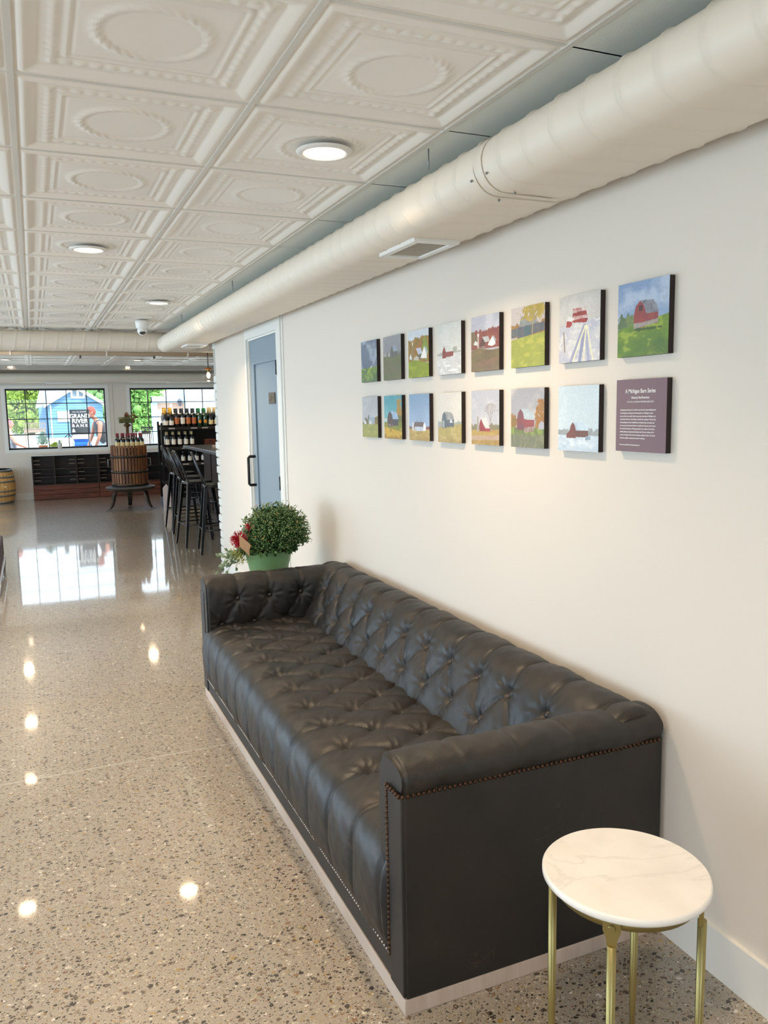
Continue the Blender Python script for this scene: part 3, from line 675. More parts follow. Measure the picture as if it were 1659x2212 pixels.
# ------------------------------------------------------------------ side tables
def side_table(label, loc, rz):
    t = thing('side_table', label, 'side table', loc, rz, 'round marble side tables')
    rt = 0.177; ht = 0.55
    obj('tabletop', MB().lathe([(rt-0.004, ht-0.018), (rt, ht-0.014), (rt, ht-0.004), (rt-0.004, ht)], n=72), M['marble'], t)
    rr = 0.150
    band = MB(); n = 56; vs = []
    for rad, z in ((rr-0.003, ht-0.044), (rr+0.001, ht-0.044), (rr+0.001, ht-0.0185), (rr-0.003, ht-0.0185)):
        vs += [(rad*cos(2*pi*k/n), rad*sin(2*pi*k/n), z) for k in range(n)]
    band.add(vs, [(j*n+k, j*n+(k+1) % n, ((j+1) % 4)*n+(k+1) % n, ((j+1) % 4)*n+k) for j in range(4) for k in range(n)], True)
    obj('apron_ring', band, M['brass'], t)
    for k in range(4):
        a = radians(90*k); c, s = cos(a), sin(a); rl = rr+0.008
        def P(r, tt, z): return (r*c - tt*s, r*s + tt*c, z)
        lg = MB().tube([P(rl, 0, 0.0), P(rl, 0, 0.12), P(rl, 0, 0.16), P(rl, 0, ht-0.075)], [0.006, 0.0075, 0.0088, 0.0095], 14)
        # flattened strap head that carries the rivet
        poly = [(-0.009, ht-0.085), (0.009, ht-0.085), (0.011, ht-0.062), (0.018, ht-0.045), (0.018, ht-0.03), (0.013, ht-0.021), (-0.013, ht-0.021), (-0.018, ht-0.03), (-0.018, ht-0.045), (-0.011, ht-0.062)]
        vs = [P(rl-0.006, q[0], q[1]) for q in poly] + [P(rl+0.003, q[0], q[1]) for q in poly]; m = len(poly)
        lg.add(vs, [tuple(range(m)), tuple(reversed(range(m, 2*m)))] + [(i, (i+1) % m, (i+1) % m+m, i+m) for i in range(m)])
        lo = obj('leg', lg, M['brass'], t)
        obj('rivet', MB().tube([P(rl+0.002, 0, ht-0.038), P(rl+0.007, 0, ht-0.038)], [0.0085, 0.0065], 14), M['brass'], lo)
    return t
TC = (1.113, 1.298)
side_table('round white marble side table on brass legs, between sofa and camera', (TC[0], TC[1], 0), radians(41))
PX, PY = 1.245, 4.66
side_table('round marble side table under the flower pot behind the sofa', (PX, PY, 0), radians(10))

# ------------------------------------------------------------------ potted mum with a bouquet
M['leafg'] = mat('mum_leaf', '33552f', 0.6, noise=((40, 40, 40), '52753d'))
M['stem'] = mat('mum_stem', '5f7d4a', 0.6)
M['bud'] = mat('mum_bud', '8fa068', 0.5); M['budo'] = mat('orange_bud', 'd99a45', 0.5)
pot = thing('potted_plant', 'bushy budding chrysanthemum in a green plastic pot behind the sofa arm', 'potted plant', (PX, PY, 0.551))
obj('pot', MB().lathe([(0.098, 0), (0.105, 0.004), (0.125, 0.095), (0.128, 0.10), (0.131, 0.118), (0.138, 0.148), (0.146, 0.152), (0.149, 0.172), (0.151, 0.174), (0.144, 0.174), (0.138, 0.155), (0.10, 0.15), (0.0005, 0.15)], n=56), M['pot'], pot)
obj('soil', MB().lathe([(0.0005, 0.153), (0.138, 0.151)], n=24), mat('soil', '2c211a', 0.9), pot)
rnd = random.Random(5)
def leaf(mb, p, d, L, w, up=Vector((0,0,1))):
    d = d.normalized(); sdv = d.cross(up); sdv = sdv.normalized() if sdv.length > 1e-4 else Vector((1,0,0)); nn = sdv.cross(d)
    P = [p, p+d*L*0.3+sdv*w*0.8, p+d*L*0.65+sdv*w, p+d*L - nn*L*0.15, p+d*L*0.65-sdv*w, p+d*L*0.3-sdv*w*0.8, p+d*L*0.5+nn*w*0.35]
    mb.add(P, [(0,1,6),(1,2,6),(2,3,6),(3,4,6),(4,5,6),(5,0,6)], True)
lv = MB(); stm = MB(); bd = MB(); bo = MB()
base = Vector((0, 0, 0.14)); cen = Vector((0.05, 0, 0.268)); RX, RY, RZ = 0.205, 0.19, 0.192
for k in range(950):
    th = rnd.uniform(0, 2*pi); ph = math.acos(rnd.uniform(-0.35, 1)); q = rnd.uniform(0.78, 1.04)
    tip = cen + Vector((RX*sin(ph)*cos(th), RY*sin(ph)*sin(th), RZ*cos(ph)))*q
    root = base + Vector((rnd.uniform(-0.06, 0.08), rnd.uniform(-0.06, 0.06), 0)); mid = root.lerp(tip, 0.55) + Vector((0, 0, 0.02))
    if k % 2 == 0: stm.tube([root.lerp(mid, 0.6), mid, tip], [0.0022, 0.0018, 0.0012], 4, cap=False)
    ax = (tip-mid).normalized()
    for j in range(6):
        p = mid.lerp(tip, rnd.uniform(0.1, 0.98)); a = Vector((rnd.gauss(0,1), rnd.gauss(0,1), rnd.gauss(0,1))); d = (ax*0.6 + a.normalized()*0.9)
        leaf(lv, p, d, rnd.uniform(0.014, 0.026), rnd.uniform(0.003, 0.0055), Vector((rnd.gauss(0,1), rnd.gauss(0,1), 1)))
    if rnd.random() < 0.85:
        for j in range(2):
            p = tip + Vector((rnd.gauss(0, 0.008), rnd.gauss(0, 0.008), rnd.gauss(0, 0.008)))
            (bo if rnd.random() < 0.02 + (0.10 if tip.x < 0 else 0) else bd).ball(p, rnd.uniform(0.0022, 0.004), 6, 4)
# darker inner foliage so the bush is not see-through
for k in range(1500):
    th = rnd.uniform(0, 2*pi); ph = math.acos(rnd.uniform(-0.6, 1)); q = rnd.uniform(0.3, 0.85)
    p = cen + Vector((RX*sin(ph)*cos(th), RY*sin(ph)*sin(th), RZ*cos(ph)))*q
    if p.z < 0.16: p.z = 0.15 + rnd.random()*0.05; p.x *= 0.8
    leaf(lv, p, Vector((rnd.gauss(0,1), rnd.gauss(0,1), rnd.gauss(0,1))), rnd.uniform(0.022, 0.038), rnd.uniform(0.008, 0.012), Vector((rnd.gauss(0,1), rnd.gauss(0,1), 1)))
for k in range(500):
    th = rnd.uniform(0, 2*pi); q = rnd.uniform(0.125, 0.165); leaf(lv, Vector((q*cos(th), q*sin(th), rnd.uniform(0.165, 0.205))), Vector((cos(th), sin(th), rnd.uniform(-0.9, 0.6))), rnd.uniform(0.02, 0.032), 0.008, Vector((rnd.gauss(0,1), rnd.gauss(0,1), 1)))
obj('foliage', lv, M['leafg'], pot, fixn=False); obj('stems', stm, M['stem'], pot, fixn=False)
obj('flower_buds', bd, M['bud'], pot, fixn=False); obj('orange_buds', bo, M['budo'], pot, fixn=False)

bq = thing('flower_bouquet', 'small bouquet with red spider mum and eucalyptus tucked beside the green pot', 'bouquet', (PX-0.19, PY-0.02, 0.551+0.10))
red = MB()
def spider(mb, c, r, n, rr):
    for k in range(n):
        th = rr.uniform(0, 2*pi); ph = math.acos(rr.uniform(-0.5, 1)); d = Vector((sin(ph)*cos(th), -abs(cos(ph)), sin(ph)*sin(th))); d = (d + Vector((-0.3, 0, 0))).normalized()
        c_ = Vector(c); m_ = c_ + d*r*0.6 + Vector((0, 0, -0.002)); mb.tube([c_, m_, c_+d*r+Vector((rr.gauss(0, .003), 0, rr.gauss(0, .003)))], [0.0016, 0.002, 0.001], 4, cap=False)
spider(red, (0.005, -0.02, 0.155), 0.055, 130, rnd); spider(red, (0.075, -0.01, 0.225), 0.03, 40, rnd)
obj('red_blooms', red, mat('red_petal', 'c02a3c', 0.5), bq, fixn=False)
eu = MB(); yf = MB(); bst = MB()
for k in range(9):
    a = rnd.uniform(-0.12, 0.06); e = Vector((a - 0.03, rnd.uniform(-0.05, 0.03), rnd.uniform(-0.03, 0.07))); s0_ = Vector((0.06, 0.01, 0.06))
    pts = [s0_.lerp(e, t) + Vector((0, 0, 0.03*sin(pi*t))) for t in (0, .33, .66, 1)]
    bst.tube(pts, 0.0015, 4, cap=False)
    for j in range(5):
        t = 0.35 + 0.65*j/4; p = s0_.lerp(e, t) + Vector((0, 0, 0.03*sin(pi*t))); leaf(eu, p, (e-s0_).normalized() + Vector((rnd.gauss(0,.5), rnd.gauss(0,.5), rnd.gauss(0,.6))), rnd.uniform(0.028, 0.045), 0.009, Vector((0, -1, 0.6)))
for k in range(260):
    c_ = rnd.choice([(-0.005, -0.03, 0.06), (0.02, -0.03, 0.03), (0.03, -0.02, 0.085), (-0.02, -0.02, 0.085)]); p = Vector(c_) + Vector((rnd.gauss(0, .016), rnd.gauss(0, .012), rnd.gauss(0, .016)))
    yf.ball(p, rnd.uniform(0.0022, 0.004), 5, 3)
for k in range(60): 
    p = Vector((0.05+rnd.gauss(0,.018), 0.0, 0.19+rnd.gauss(0,.025))); leaf(eu, p, Vector((rnd.gauss(0,1), -0.6, rnd.gauss(0,1))), 0.02, 0.005, Vector((0,-1,0.4)))
obj('eucalyptus_leaves', eu, mat('eucalyptus', '7d9274', 0.6), bq, fixn=False); obj('filler_flowers', yf, mat('yellow_green_filler', 'b3b464', 0.6), bq, fixn=False)
obj('bouquet_stems', bst.tube([(0.06, 0.02, 0.06), (0.10, 0.03, 0.0), (0.135, 0.03, 0.055)], 0.006, 6), M['stem'], bq, fixn=False)
gt = MB().obox((0, 0, 0), (0.030, 0.012, 0.012), (0.0, 0.0006, 0.0003), (-0.008, -0.006, 0.050))
g_ = thing('gift_card', 'folded kraft paper card standing in the bouquet beside the red flower', 'card', (PX-0.165, PY-0.10, 0.551+0.232))
obj('card', MB().add([(-0.032, 0, 0.060), (0.030, -0.01, -0.002), (0.024, -0.01, -0.072), (-0.030, -0.004, -0.010), (-0.032, 0.001, 0.060), (0.030, -0.009, -0.002), (0.024, -0.009, -0.072), (-0.030, -0.003, -0.010)],
    [(0,1,2,3),(7,6,5,4),(0,4,5,1),(1,5,6,2),(2,6,7,3),(3,7,4,0)]).add([(-0.032,0,0.060),(0.030,-0.01,-0.002),(0.024,-0.01,-0.072),(0.034,0.02,0.0),(0.030,0.02,-0.06)], [(1,3,4,2)]), mat('kraft_paper', 'c8a27c', 0.8), g_)
obj('card_pick', MB().tube([(0.0, 0.004, -0.02), (0.02, 0.02, -0.10)], 0.0015, 6), M['stem'], g_)
#PART2
# ------------------------------------------------------------------ paintings: brush-built colour meshes on deep boards
NP = 110
gu, gv = np.meshgrid(np.linspace(0, 1, NP), np.linspace(0, 1, NP), indexing='ij')
class Paint:
    def __init__(s, seed): s.r = np.random.RandomState(seed); s.C = np.zeros((NP, NP, 3)); s.ph = s.r.rand(12)*6.28
    def noise(s, fx, fy, o=4):
        h = np.zeros_like(gu); a = 1.0; tot = 0
        for k in range(o):
            nx, ny = max(2, int(fx*2**k)+2), max(2, int(fy*2**k)+2); G = s.r.rand(nx+1, ny+1)
            X = gu*(nx-1)*0.999; Y = gv*(ny-1)*0.999; xi = X.astype(int); yi = Y.astype(int); xf = X-xi; yf_ = Y-yi; xf = xf*xf*(3-2*xf); yf_ = yf_*yf_*(3-2*yf_)
            h += a*(G[xi, yi]*(1-xf)*(1-yf_)+G[xi+1, yi]*xf*(1-yf_)+G[xi, yi+1]*(1-xf)*yf_+G[xi+1, yi+1]*xf*yf_); tot += a; a *= 0.6
        return np.clip(0.5+(h/tot-0.5)*1.9, 0, 1)
    def mixc(s, c1, c2, t): return np.array(lin(c1))*(1-t[..., None]) + np.array(lin(c2))*t[..., None]
    def put(s, mask, col, a=1.0):
        m = (np.clip(mask, 0, 1)*a)[..., None]; s.C = s.C*(1-m) + (np.array(lin(col)) if isinstance(col, str) else col)*m
    def sky(s, c1, c2, cloud=None, amt=0.6, fx=2, fy=3): 
        s.C = s.mixc(c2, c1, gv)
        if cloud: s.put(np.clip((s.noise(fx, fy)-0.45)*2.6, 0, 1), cloud, amt)
    def below(s, f, c1, c2, c3=None, fx=2, fy=9, soft=0.012, amt=0.7):
        h = f(gu) if callable(f) else f; m = np.clip((h-gv)/soft+0.5, 0, 1); t = s.noise(fx, fy)
        s.put(m, s.mixc(c1, c2, t))
        if c3: s.put(m*np.clip((s.noise(fx*1.7, fy*1.6)-0.58)*4, 0, 1), c3, amt)
    def band(s, f0, f1, c1, c2, jag=0.03, fx=14, fy=6):
        h = f1(gu) if callable(f1) else f1; j = (s.noise(fx, 0.01, 3)-0.5)*2*jag; b = f0(gu) if callable(f0) else f0
        m = np.clip((h+j-gv)/0.012, 0, 1)*np.clip((gv-b)/0.012+0.5, 0, 1); s.put(m, s.mixc(c1, c2, s.noise(9, 9)))
    def blob(s, x, y, rx, ry, c1, c2, dens=0.5):
        d = ((gu-x)/rx)**2+((gv-y)/ry)**2; n = s.noise(13, 13, 4); m = np.clip((1.15-d-(n-0.5)*1.6)*3, 0, 1)*(1 if dens >= 1 else np.clip((s.noise(22, 22, 3)-0.5+dens*0.5)*6, 0, 1))
        s.put(m, s.mixc(c1, c2, s.noise(14, 14)))
    def poly(s, P, c, c2=None):
        m = np.zeros_like(gu, dtype=bool); n = len(P)
        for i in range(n):
            x1, y1 = P[i]; x2, y2 = P[(i+1) % n]
            if y1 == y2: continue
            m ^= ((y1 > gv) != (y2 > gv)) & (gu < (x2-x1)*(gv-y1)/(y2-y1)+x1)
        s.put(m.astype(float), s.mixc(c, c2 or c, s.noise(16, 10)))
    def line(s, x1, y1, x2, y2, w, c):
        dx, dy = x2-x1, y2-y1; L = dx*dx+dy*dy; t = np.clip(((gu-x1)*dx+(gv-y1)*dy)/L, 0, 1)
        d = np.hypot(gu-x1-t*dx, gv-y1-t*dy); s.put(np.clip((w-d)/0.006+0.5, 0, 1), c)
    def tree(s, x, y, h, c, lv=4, a=pi/2, w=0.012):
        x2, y2 = x+h*cos(a), y+h*sin(a); s.line(x, y, x2, y2, w, c)
        if lv:
            for k in range(3): s.tree(x2, y2, h*(0.62+0.12*s.r.rand()), c, lv-1, a+(k-1)*0.45+(s.r.rand()-0.5)*0.3, w*0.62)
    def barn(s, x, y, w, h, side, roof, wall, face, gam=True, facew=0.42, flip=False):
        # three-quarter barn: gable face on the left (or right), long roof beside it
        def X(q): return x+(w*(1-q) if flip else w*q)
        fw = facew; e = 0.52*h
        s.poly([(X(fw), y+0.05*h), (X(1), y+0.09*h), (X(1), y+e*0.98), (X(fw), y+e)], wall, side)
        if gam: s.poly([(X(0), y), (X(fw), y), (X(fw), y+e), (X(fw*.86), y+h*.8), (X(fw*.5), y+h), (X(fw*.14), y+h*.8), (X(0), y+e)], face, wall); s.poly([(X(fw*.5), y+h), (X(fw*.5+.52), y+h*.97), (X(.93), y+h*.8), (X(1.03), y+e*.93), (X(fw*1.02), y+e*.95), (X(fw*.88), y+h*.8)], roof[0], roof[1])
        else: s.poly([(X(0), y), (X(fw), y), (X(fw), y+e), (X(fw*.5), y+h), (X(0), y+e)], face, wall); s.poly([(X(fw*.5), y+h), (X(fw*.5+.5), y+h*.98), (X(1.04), y+e*.93), (X(fw*1.03), y+e*.92)], roof[0], roof[1])
    def finish(s):
        n = s.r.rand(NP, NP); n = (n+np.roll(n, 1, 0)+np.roll(n, 2, 0)+np.roll(n, 1, 1))/4; return np.clip(s.C*(0.86+0.28*n[..., None]), 0, 1)
DR = ('1','2')
def pt_storm():
    p = Paint(1); p.sky('6f7a8c', '5d6470', 'a9b0bb', .7, 2.5, 2.5); p.put(np.clip((p.noise(2, 2)-.5)*3, 0, 1), '4b5363', .6); p.below(lambda u: .33+.03*u, '7a9038', '4f6648', 'a8bb3e', 5, 7); p.put(np.clip((.17-gv)*9, 0, 1), '56694c', .6); p.poly([(.6, .35), (.68, .36), (.67, .385), (.62, .38)], 'e8e8e8'); return p
def pt_grey():
    p = Paint(2); p.sky('8f8d90', '85807f', 'a5a2a4', .5); p.band(.5, .62, '6d6c66', '807c76', .03); p.below(lambda u: .55+.0*u, '6b6d4b', '777454', '5d6b44', 3, 5); p.barn(.42, .5, .4, .28, '5e5d5a', ('9aa0ad', '86909f'), '6b6862', '57544e', False); p.poly([(.02, .55), (.02, .6), (.1, .64), (.2, .6), (.2, .54)], 'a19c97'); p.poly([(.28, .54), (.28, .6), (.38, .62), (.42, .53)], 'a9a29a'); p.below(lambda u: .46, '6c6748', '736e52', '65714a', 3, 6, .05); return p
def pt_autumn():
    p = Paint(3); p.sky('c6c8cf', 'b9bfc7', 'd8d7da', .5); p.band(.3, lambda u: .80+.06*u, '7c6a2c', 'a87a38', .04); p.blob(.55, .62, .2, .14, 'a96a34', '8c6a30', 1); p.blob(.85, .6, .14, .2, '6f7e2c', '8c9a38', 1); p.line(.22, .38, .22, .72, .03, '8b7a5c'); p.blob(.22, .73, .04, .04, 'e2dccf', 'd0c8b8', 1)
    p.poly([(.38, .62), (.62, .62), (.7, .5), (.5, .48)], 'b9bcc8'); p.poly([(.5, .48), (.7, .5), (.68, .38), (.5, .38)], '6c5f52'); p.poly([(.6, .4), (.78, .63), (.9, .5), (.9, .38)], 'e6e1da'); p.poly([(.78, .63), (.86, .62), (.96, .5), (.9, .46)], 'a7aab3'); p.poly([(.04, .42), (.12, .52), (.17, .43), (.17, .38)], 'd9d6d4'); p.poly([(.27, .34), (.27, .42), (.4, .46), (.52, .42), (.52, .35)], 'c2b29f'); p.below(lambda u: .33+.04*np.sin(u*5), '8e9722', '7b8a1e', 'a2a52c', 3, 6); return p
def pt_snow():
    p = Paint(4); p.sky('c8c7c1', 'd0cec6', 'd6d4ce', .4); p.band(.38, lambda u: .44, '9d9c94', 'a9a79e', .02, 20); p.blob(.75, .46, .09, .07, '9b988c', 'aaa79b', .8); p.below(lambda u: .37+.05*u, 'cfccc9', 'bfbdbd', 'e6e3df', 3, 6); p.barn(.22, .33, .46, .24, '8a4a43', ('bcbcb5', 'cfcdc6'), '8c4b44', '7a3c38', False, .32); p.blob(.45, .17, .15, .015, 'efece7', 'e8e5e1', 1); p.blob(.7, .08, .2, .02, 'efece7', 'e8e5e1', 1); return p
def pt_redwood():
    p = Paint(5); p.sky('a9aab6', 'b5b3ba', 'c6c4ca', .6); p.band(.4, lambda u: .73+.03*u, '8d5444', '7a4240', .03, 22); p.blob(.08, .6, .14, .12, '6f6048', '7b654a', 1); p.line(.26, .44, .26, .65, .025, 'b3a79b'); p.blob(.26, .66, .035, .035, 'dcd6d0', 'd0c8c0', 1)
    p.poly([(.3, .45), (.42, .62), (.52, .52), (.52, .45)], '5d4038'); p.poly([(.4, .62), (.62, .62), (.68, .52), (.5, .52)], 'b7b8b4', '9fa29f'); p.poly([(.6, .46), (.76, .6), (.86, .55), (.87, .46), (.76, .43)], 'e3e0db'); p.poly([(.75, .61), (.82, .61), (.9, .53), (.86, .5)], '9da0a2'); p.poly([(.08, .5), (.16, .57), (.24, .53), (.24, .47)], 'cbc9c6'); p.blob(.4, .42, .12, .035, 'a08f85', '5a4a40', 1); p.below(lambda u: .39+.02*np.sin(u*6), '7a7046', '6d5c46', '866a52', 2, 5); p.put(np.clip((.2-gv)*5, 0, 1), '7b6658', .5); return p
def pt_greenbarn():
    p = Paint(6); p.sky('b6acaa', 'b0a6a2', 'c2b9b4', .5); p.band(.5, .72, '8c6a3c', 'a8803c', .03); p.poly([(.22, .6), (.3, .84), (.75, .82), (.8, .66)], '8c8f8e', '7c7f80'); p.poly([(0, .5), (.2, .52), (.2, .66), (0, .66)], '575a5c', '6a6c6c'); p.poly([(.2, .48), (.2, .67), (1, .7), (1, .56)], '6c6468', '555d62'); p.poly([(.4, .5), (.4, .66), (.58, .67), (.58, .53)], '4f6266'); p.blob(.65, .92, .34, .18, '9a8a38', 'b59a4a', .75); p.line(.64, .42, .66, .95, .014, '9c8a62'); p.line(.66, .75, .78, .95, .008, '9c8a62'); p.line(.66, .75, .52, .93, .008, '9c8a62'); p.below(lambda u: .47+.07*u, '8f9440', '9ea24c', 'b5b250', 3, 6); return p
def pt_tracks():
    p = Paint(7); p.sky('bdb8b2', 'c9c3bd', 'd3cec9', .5); p.band(.56, lambda u: .56+.06*u, '8b8a8c', '77767a', .01); p.below(lambda u: .55+.08*u, 'b5b4c0', 'cdcac9', 'dcd8d2', 4, 8)
    p.poly([(.33, .6), (.33, .68), (.37, .8), (.66, .78), (.71, .62), (.68, .57)], 'a13f38', '7e322f'); p.poly([(.34, .8), (.66, .8), (.68, .75), (.36, .74)], 'd6d0cb', 'a6504a'); p.poly([(.33, .69), (.68, .68), (.7, .64), (.32, .63)], 'd0cbc9', 'b5615a'); p.poly([(.18, .54), (.19, .62), (.25, .68), (.33, .62), (.33, .56), (.27, .53)], 'a03e38'); p.poly([(.18, .64), (.25, .7), (.38, .65), (.33, .61)], 'd9d6d3')
    for a, b in ((.28, '9b9cb2'), (.5, '8f92ac'), (.72, 'a2a3b8')): p.line(.64+(a-.5)*.06, .52, a+.02, .0, .035, b)
    for a in (.36, .62, .84): p.line(.66+(a-.5)*.08, .52, a, .02, .014, 'e3dcb8')
    p.line(.12, .46, .15, .17, .014, '8a7a62'); return p
def pt_blue():
    p = Paint(8); p.sky('7f95b6', '95a7c0', 'b4bfce', .75, 2.4, 3.2); p.blob(.1, .47, .13, .13, '4f6248', '5d7048', 1); p.blob(.26, .47, .08, .1, '66754a', '7a8a50', 1); p.below(lambda u: .38+.14*u, '708a2c', '52702e', '9aaa3c', 3, 6); p.put(np.clip((.24-gv)*7, 0, 1)*np.clip((gu-.2)*2, 0, 1), '41592f', .5)
    p.barn(.33, .38, .47, .36, '9a4a44', ('8c8a92', '6b6a72'), '874040', '97453f', True, .5); p.poly([(.33, .37), (.8, .42), (.8, .47), (.58, .45), (.33, .44)], 'a59c92', '8f867c'); p.poly([(.43, .6), (.5, .6), (.5, .67), (.43, .67)], '4d2d2c'); p.blob(.55, .355, .27, .022, '3f5228', '4a5c2a', 1); return p
def pt_village():
    p = Paint(9); p.sky('a9a8aa', 'b5b3b3', 'bfbec0', .6); p.band(.3, lambda u: .4+.27*np.clip(u-.45, 0, 1), '6f6038', '836f3e', .03); p.blob(.42, .5, .04, .1, '4a5038', '56603c', 1); p.blob(.25, .42, .14, .07, '5b5c40', '6b6242', 1)
    p.poly([(.1, .33), (.14, .45), (.26, .37), (.26, .33)], 'cfcfce'); p.poly([(.4, .33), (.4, .41), (.5, .5), (.62, .41), (.8, .42), (.8, .33)], '8a8f92', 'b4b6b6'); p.poly([(.5, .5), (.76, .5), (.82, .42), (.58, .41)], '9aa6b6'); p.poly([(.47, .33), (.47, .39), (.58, .39), (.58, .32)], 'd4d4d0'); p.below(lambda u: .325, '8c8a4a', '9c9a58', 'b0a862', 5, 9); return p
def pt_teal():
    p = Paint(10); p.sky('4f93a0', '7db0b0', '8ab8b6', .4); p.poly([(0, .4), (.2, .4), (.2, .48), (0, .47)], 'b9c2ba'); p.blob(.85, .55, .16, .38, '9b7a3a', 'a8853e', 1); p.blob(.8, .4, .22, .15, '6a6a3c', '7a6f3a', 1); p.below(lambda u: .38, '7e8030', '9a8a30', 'b79a30', 3, 7); p.blob(.75, .3, .25, .07, '6f7a34', '848430', 1); p.barn(.18, .28, .62, .36, '4d4a52', ('8fa2bc', 'a9b8cc'), '564a4c', '5e4640', True, .5); p.poly([(.22, .29), (.5, .29), (.5, .34), (.22, .34)], '9a8a80', '544440'); p.below(lambda u: .27-.1*u, 'b08a2a', 'c9a23a', '8a6a30', 3, 9, .02); p.put(np.clip((.08-gv)*12, 0, 1), '7a5a38', .6); return p
def pt_plain():
    p = Paint(11); p.sky('7e97b2', 'a3b2c9', '9db0c8', .5, 1.5, 1.5); p.band(.24, .31, '8a4a48', '7c5450', .015, 20); p.below(lambda u: .25, 'a58a4c', 'b89a58', 'c9b070', 4, 9); p.poly([(.14, .22), (.14, .38), (.2, .4), (.24, .36), (.24, .22)], 'c9c9c8'); p.poly([(.22, .3), (.28, .4), (.72, .4), (.78, .3)], '6e5c56', '7b6a62'); p.poly([(.28, .3), (.28, .21), (.7, .21), (.7, .3)], 'aeb2c0', 'c8cad2'); p.poly([(.7, .21), (.7, .33), (.75, .4), (.82, .33), (.82, .22)], 'e6e4e2'); p.line(.4, .4, .4, .44, .008, '44484c'); p.line(.58, .4, .58, .44, .008, '44484c'); p.put(np.clip((.1-gv)*10, 0, 1), '8d6f3e', .5); return p
def pt_shed():
    p = Paint(12); p.sky('cfc8be', 'd0cbc2', 'dad3ca', .5); p.band(.3, .42, '9a9c8c', 'a8a898', .03, 20); p.below(lambda u: .33+.04*u, 'a3945a', 'b19c5c', 'c4b478', 4, 7); p.put(np.clip((.14-gv)*8, 0, 1), '9a7a4a', .5); p.barn(.17, .29, .52, .33, '6a6f74', ('8e8c8a', 'a9a7a2'), '5c6268', '6b7177', True, .4); p.poly([(.2, .3), (.2, .44), (.28, .44), (.28, .3)], '9fa3a6'); p.poly([(.5, .4), (.56, .48), (.64, .4)], 'cfd3d6'); p.poly([(0, .3), (.0, .44), (.06, .4), (.12, .37), (.12, .29)], '9a9ea2'); return p
def pt_silo():
    p = Paint(13); p.sky('b0b0b8', 'bcbabb', 'c4c2c6', .6); p.band(.25, .38, '7c7a5c', '8a7a5c', .04, 14); p.below(lambda u: .27+.02*u, 'a58b4c', 'b89a50', 'a5824c', 4, 9); p.below(lambda u: .16+.03*u, 'ad9178', 'b59c84', None, 3, 8, .01); p.below(lambda u: .08+.02*u, '9c7c40', 'a88a4c', 'bda062', 18, 6); p.line(.24, .27, .24, .5, .035, 'a39a90'); p.poly([(.3, .25), (.3, .4), (.36, .48), (.5, .3), (.5, .25)], '98403e', '8a3638'); p.poly([(.5, .25), (.5, .31), (.68, .31), (.68, .25)], 'a04440'); p.poly([(.34, .5), (.55, .5), (.67, .31), (.52, .31)], 'd6d0c8', 'c4bfb8'); p.tree(.7, .24, .2, '8f8078', 4, pi/2, .011); return p
def pt_ruin():
    p = Paint(14); p.sky('9a9aa0', 'aaa8ac', 'c0b9b4', .7); p.blob(.06, .46, .14, .12, 'a0703c', '7c6a3c', 1); p.blob(.9, .5, .17, .3, 'a87438', '8c6a3a', .9); p.below(lambda u: .34, '5f6b40', '78824a', '92a04c', 4, 6); p.poly([(.84, .32), (.84, .4), (.93, .46), (1, .42), (1, .32)], 'a6a6b0'); p.barn(.19, .3, .52, .36, '94504e', ('b5bfc4', 'a3aeb4'), '8c4846', '6c5058', True, .42); p.poly([(.42, .25), (.42, .34), (.7, .36), (.7, .28)], 'a89a90', '8a6c64'); p.below(lambda u: .22, '6f7058', '7c7c64', '8a8a6c', 12, 4, .06); return p
def pt_iceblue():
    p = Paint(15); p.sky('bccad2', 'c2ced4', 'ccd8dc', .5, 1.4, 1.4); p.band(.24, .34, '8b8e90', '9aa0a2', .03, 16); p.below(lambda u: .24, 'b4c2cf', 'cfd9e0', 'dfe5e8', 3, 8); p.put(np.clip((.12-gv)*9, 0, 1), 'a3b6c6', .5); p.barn(.3, .2, .46, .24, '6d4a44', ('a9bccb', 'c5d4de'), '704840', '7c4840', True, .33); p.poly([(.22, .2), (.22, .26), (.3, .31), (.32, .2)], '7c4840'); p.poly([(.68, .17), (.7, .23), (.8, .23), (.82, .18)], '8a9aaa'); return p
top = [(pt_blue, 'square painting of a red round-roofed barn under a blue cloudy sky'),
       (pt_tracks, 'square snow painting with red farm buildings and wheel tracks running to them'),
       (pt_greenbarn, 'square painting of a yellow-leaved tree in front of a long grey barn'),
       (pt_redwood, 'square painting of white farm buildings before a rust-red wood, brown field'),
       (pt_snow, 'square pale painting of one small red barn on flat snow'),
       (pt_autumn, 'square painting of a silo and white buildings on bright green grass under autumn trees'),
       (pt_grey, 'square gloomy painting of a grey-roofed barn above a dull green field'),
       (pt_storm, 'square painting of a dark stormy sky over a thin strip of green field')]
bot = [None, (pt_iceblue, 'square ice-blue winter painting with a small brown barn low in the snow'),
       (pt_ruin, 'square painting of a purple-red barn with pale roof in tall grass'),
       (pt_silo, 'square painting of a bare tree beside a red barn and silo'),
       (pt_shed, 'square painting of a weathered grey barn under a cream sky'),
       (pt_plain, 'square painting of a low white barn with two roof vents under plain blue sky'),
       (pt_teal, 'square painting of a dark barn with teal sky and golden trees'),
       (pt_village, 'square painting of small white farmhouses under a grey cloudy sky')]
mp = bpy.data.materials.new('oil_paint'); mp.use_nodes = True; b_ = mp.node_tree.nodes['Principled BSDF']; at = mp.node_tree.nodes.new('ShaderNodeAttribute'); at.attribute_name = 'Col'
mp.node_tree.links.new(at.outputs['Color'], b_.inputs['Base Color']); b_.inputs['Roughness'].default_value = 0.5
SZ = 0.208; TH = 0.0185; PY1 = 1.839; PSP = 0.2895
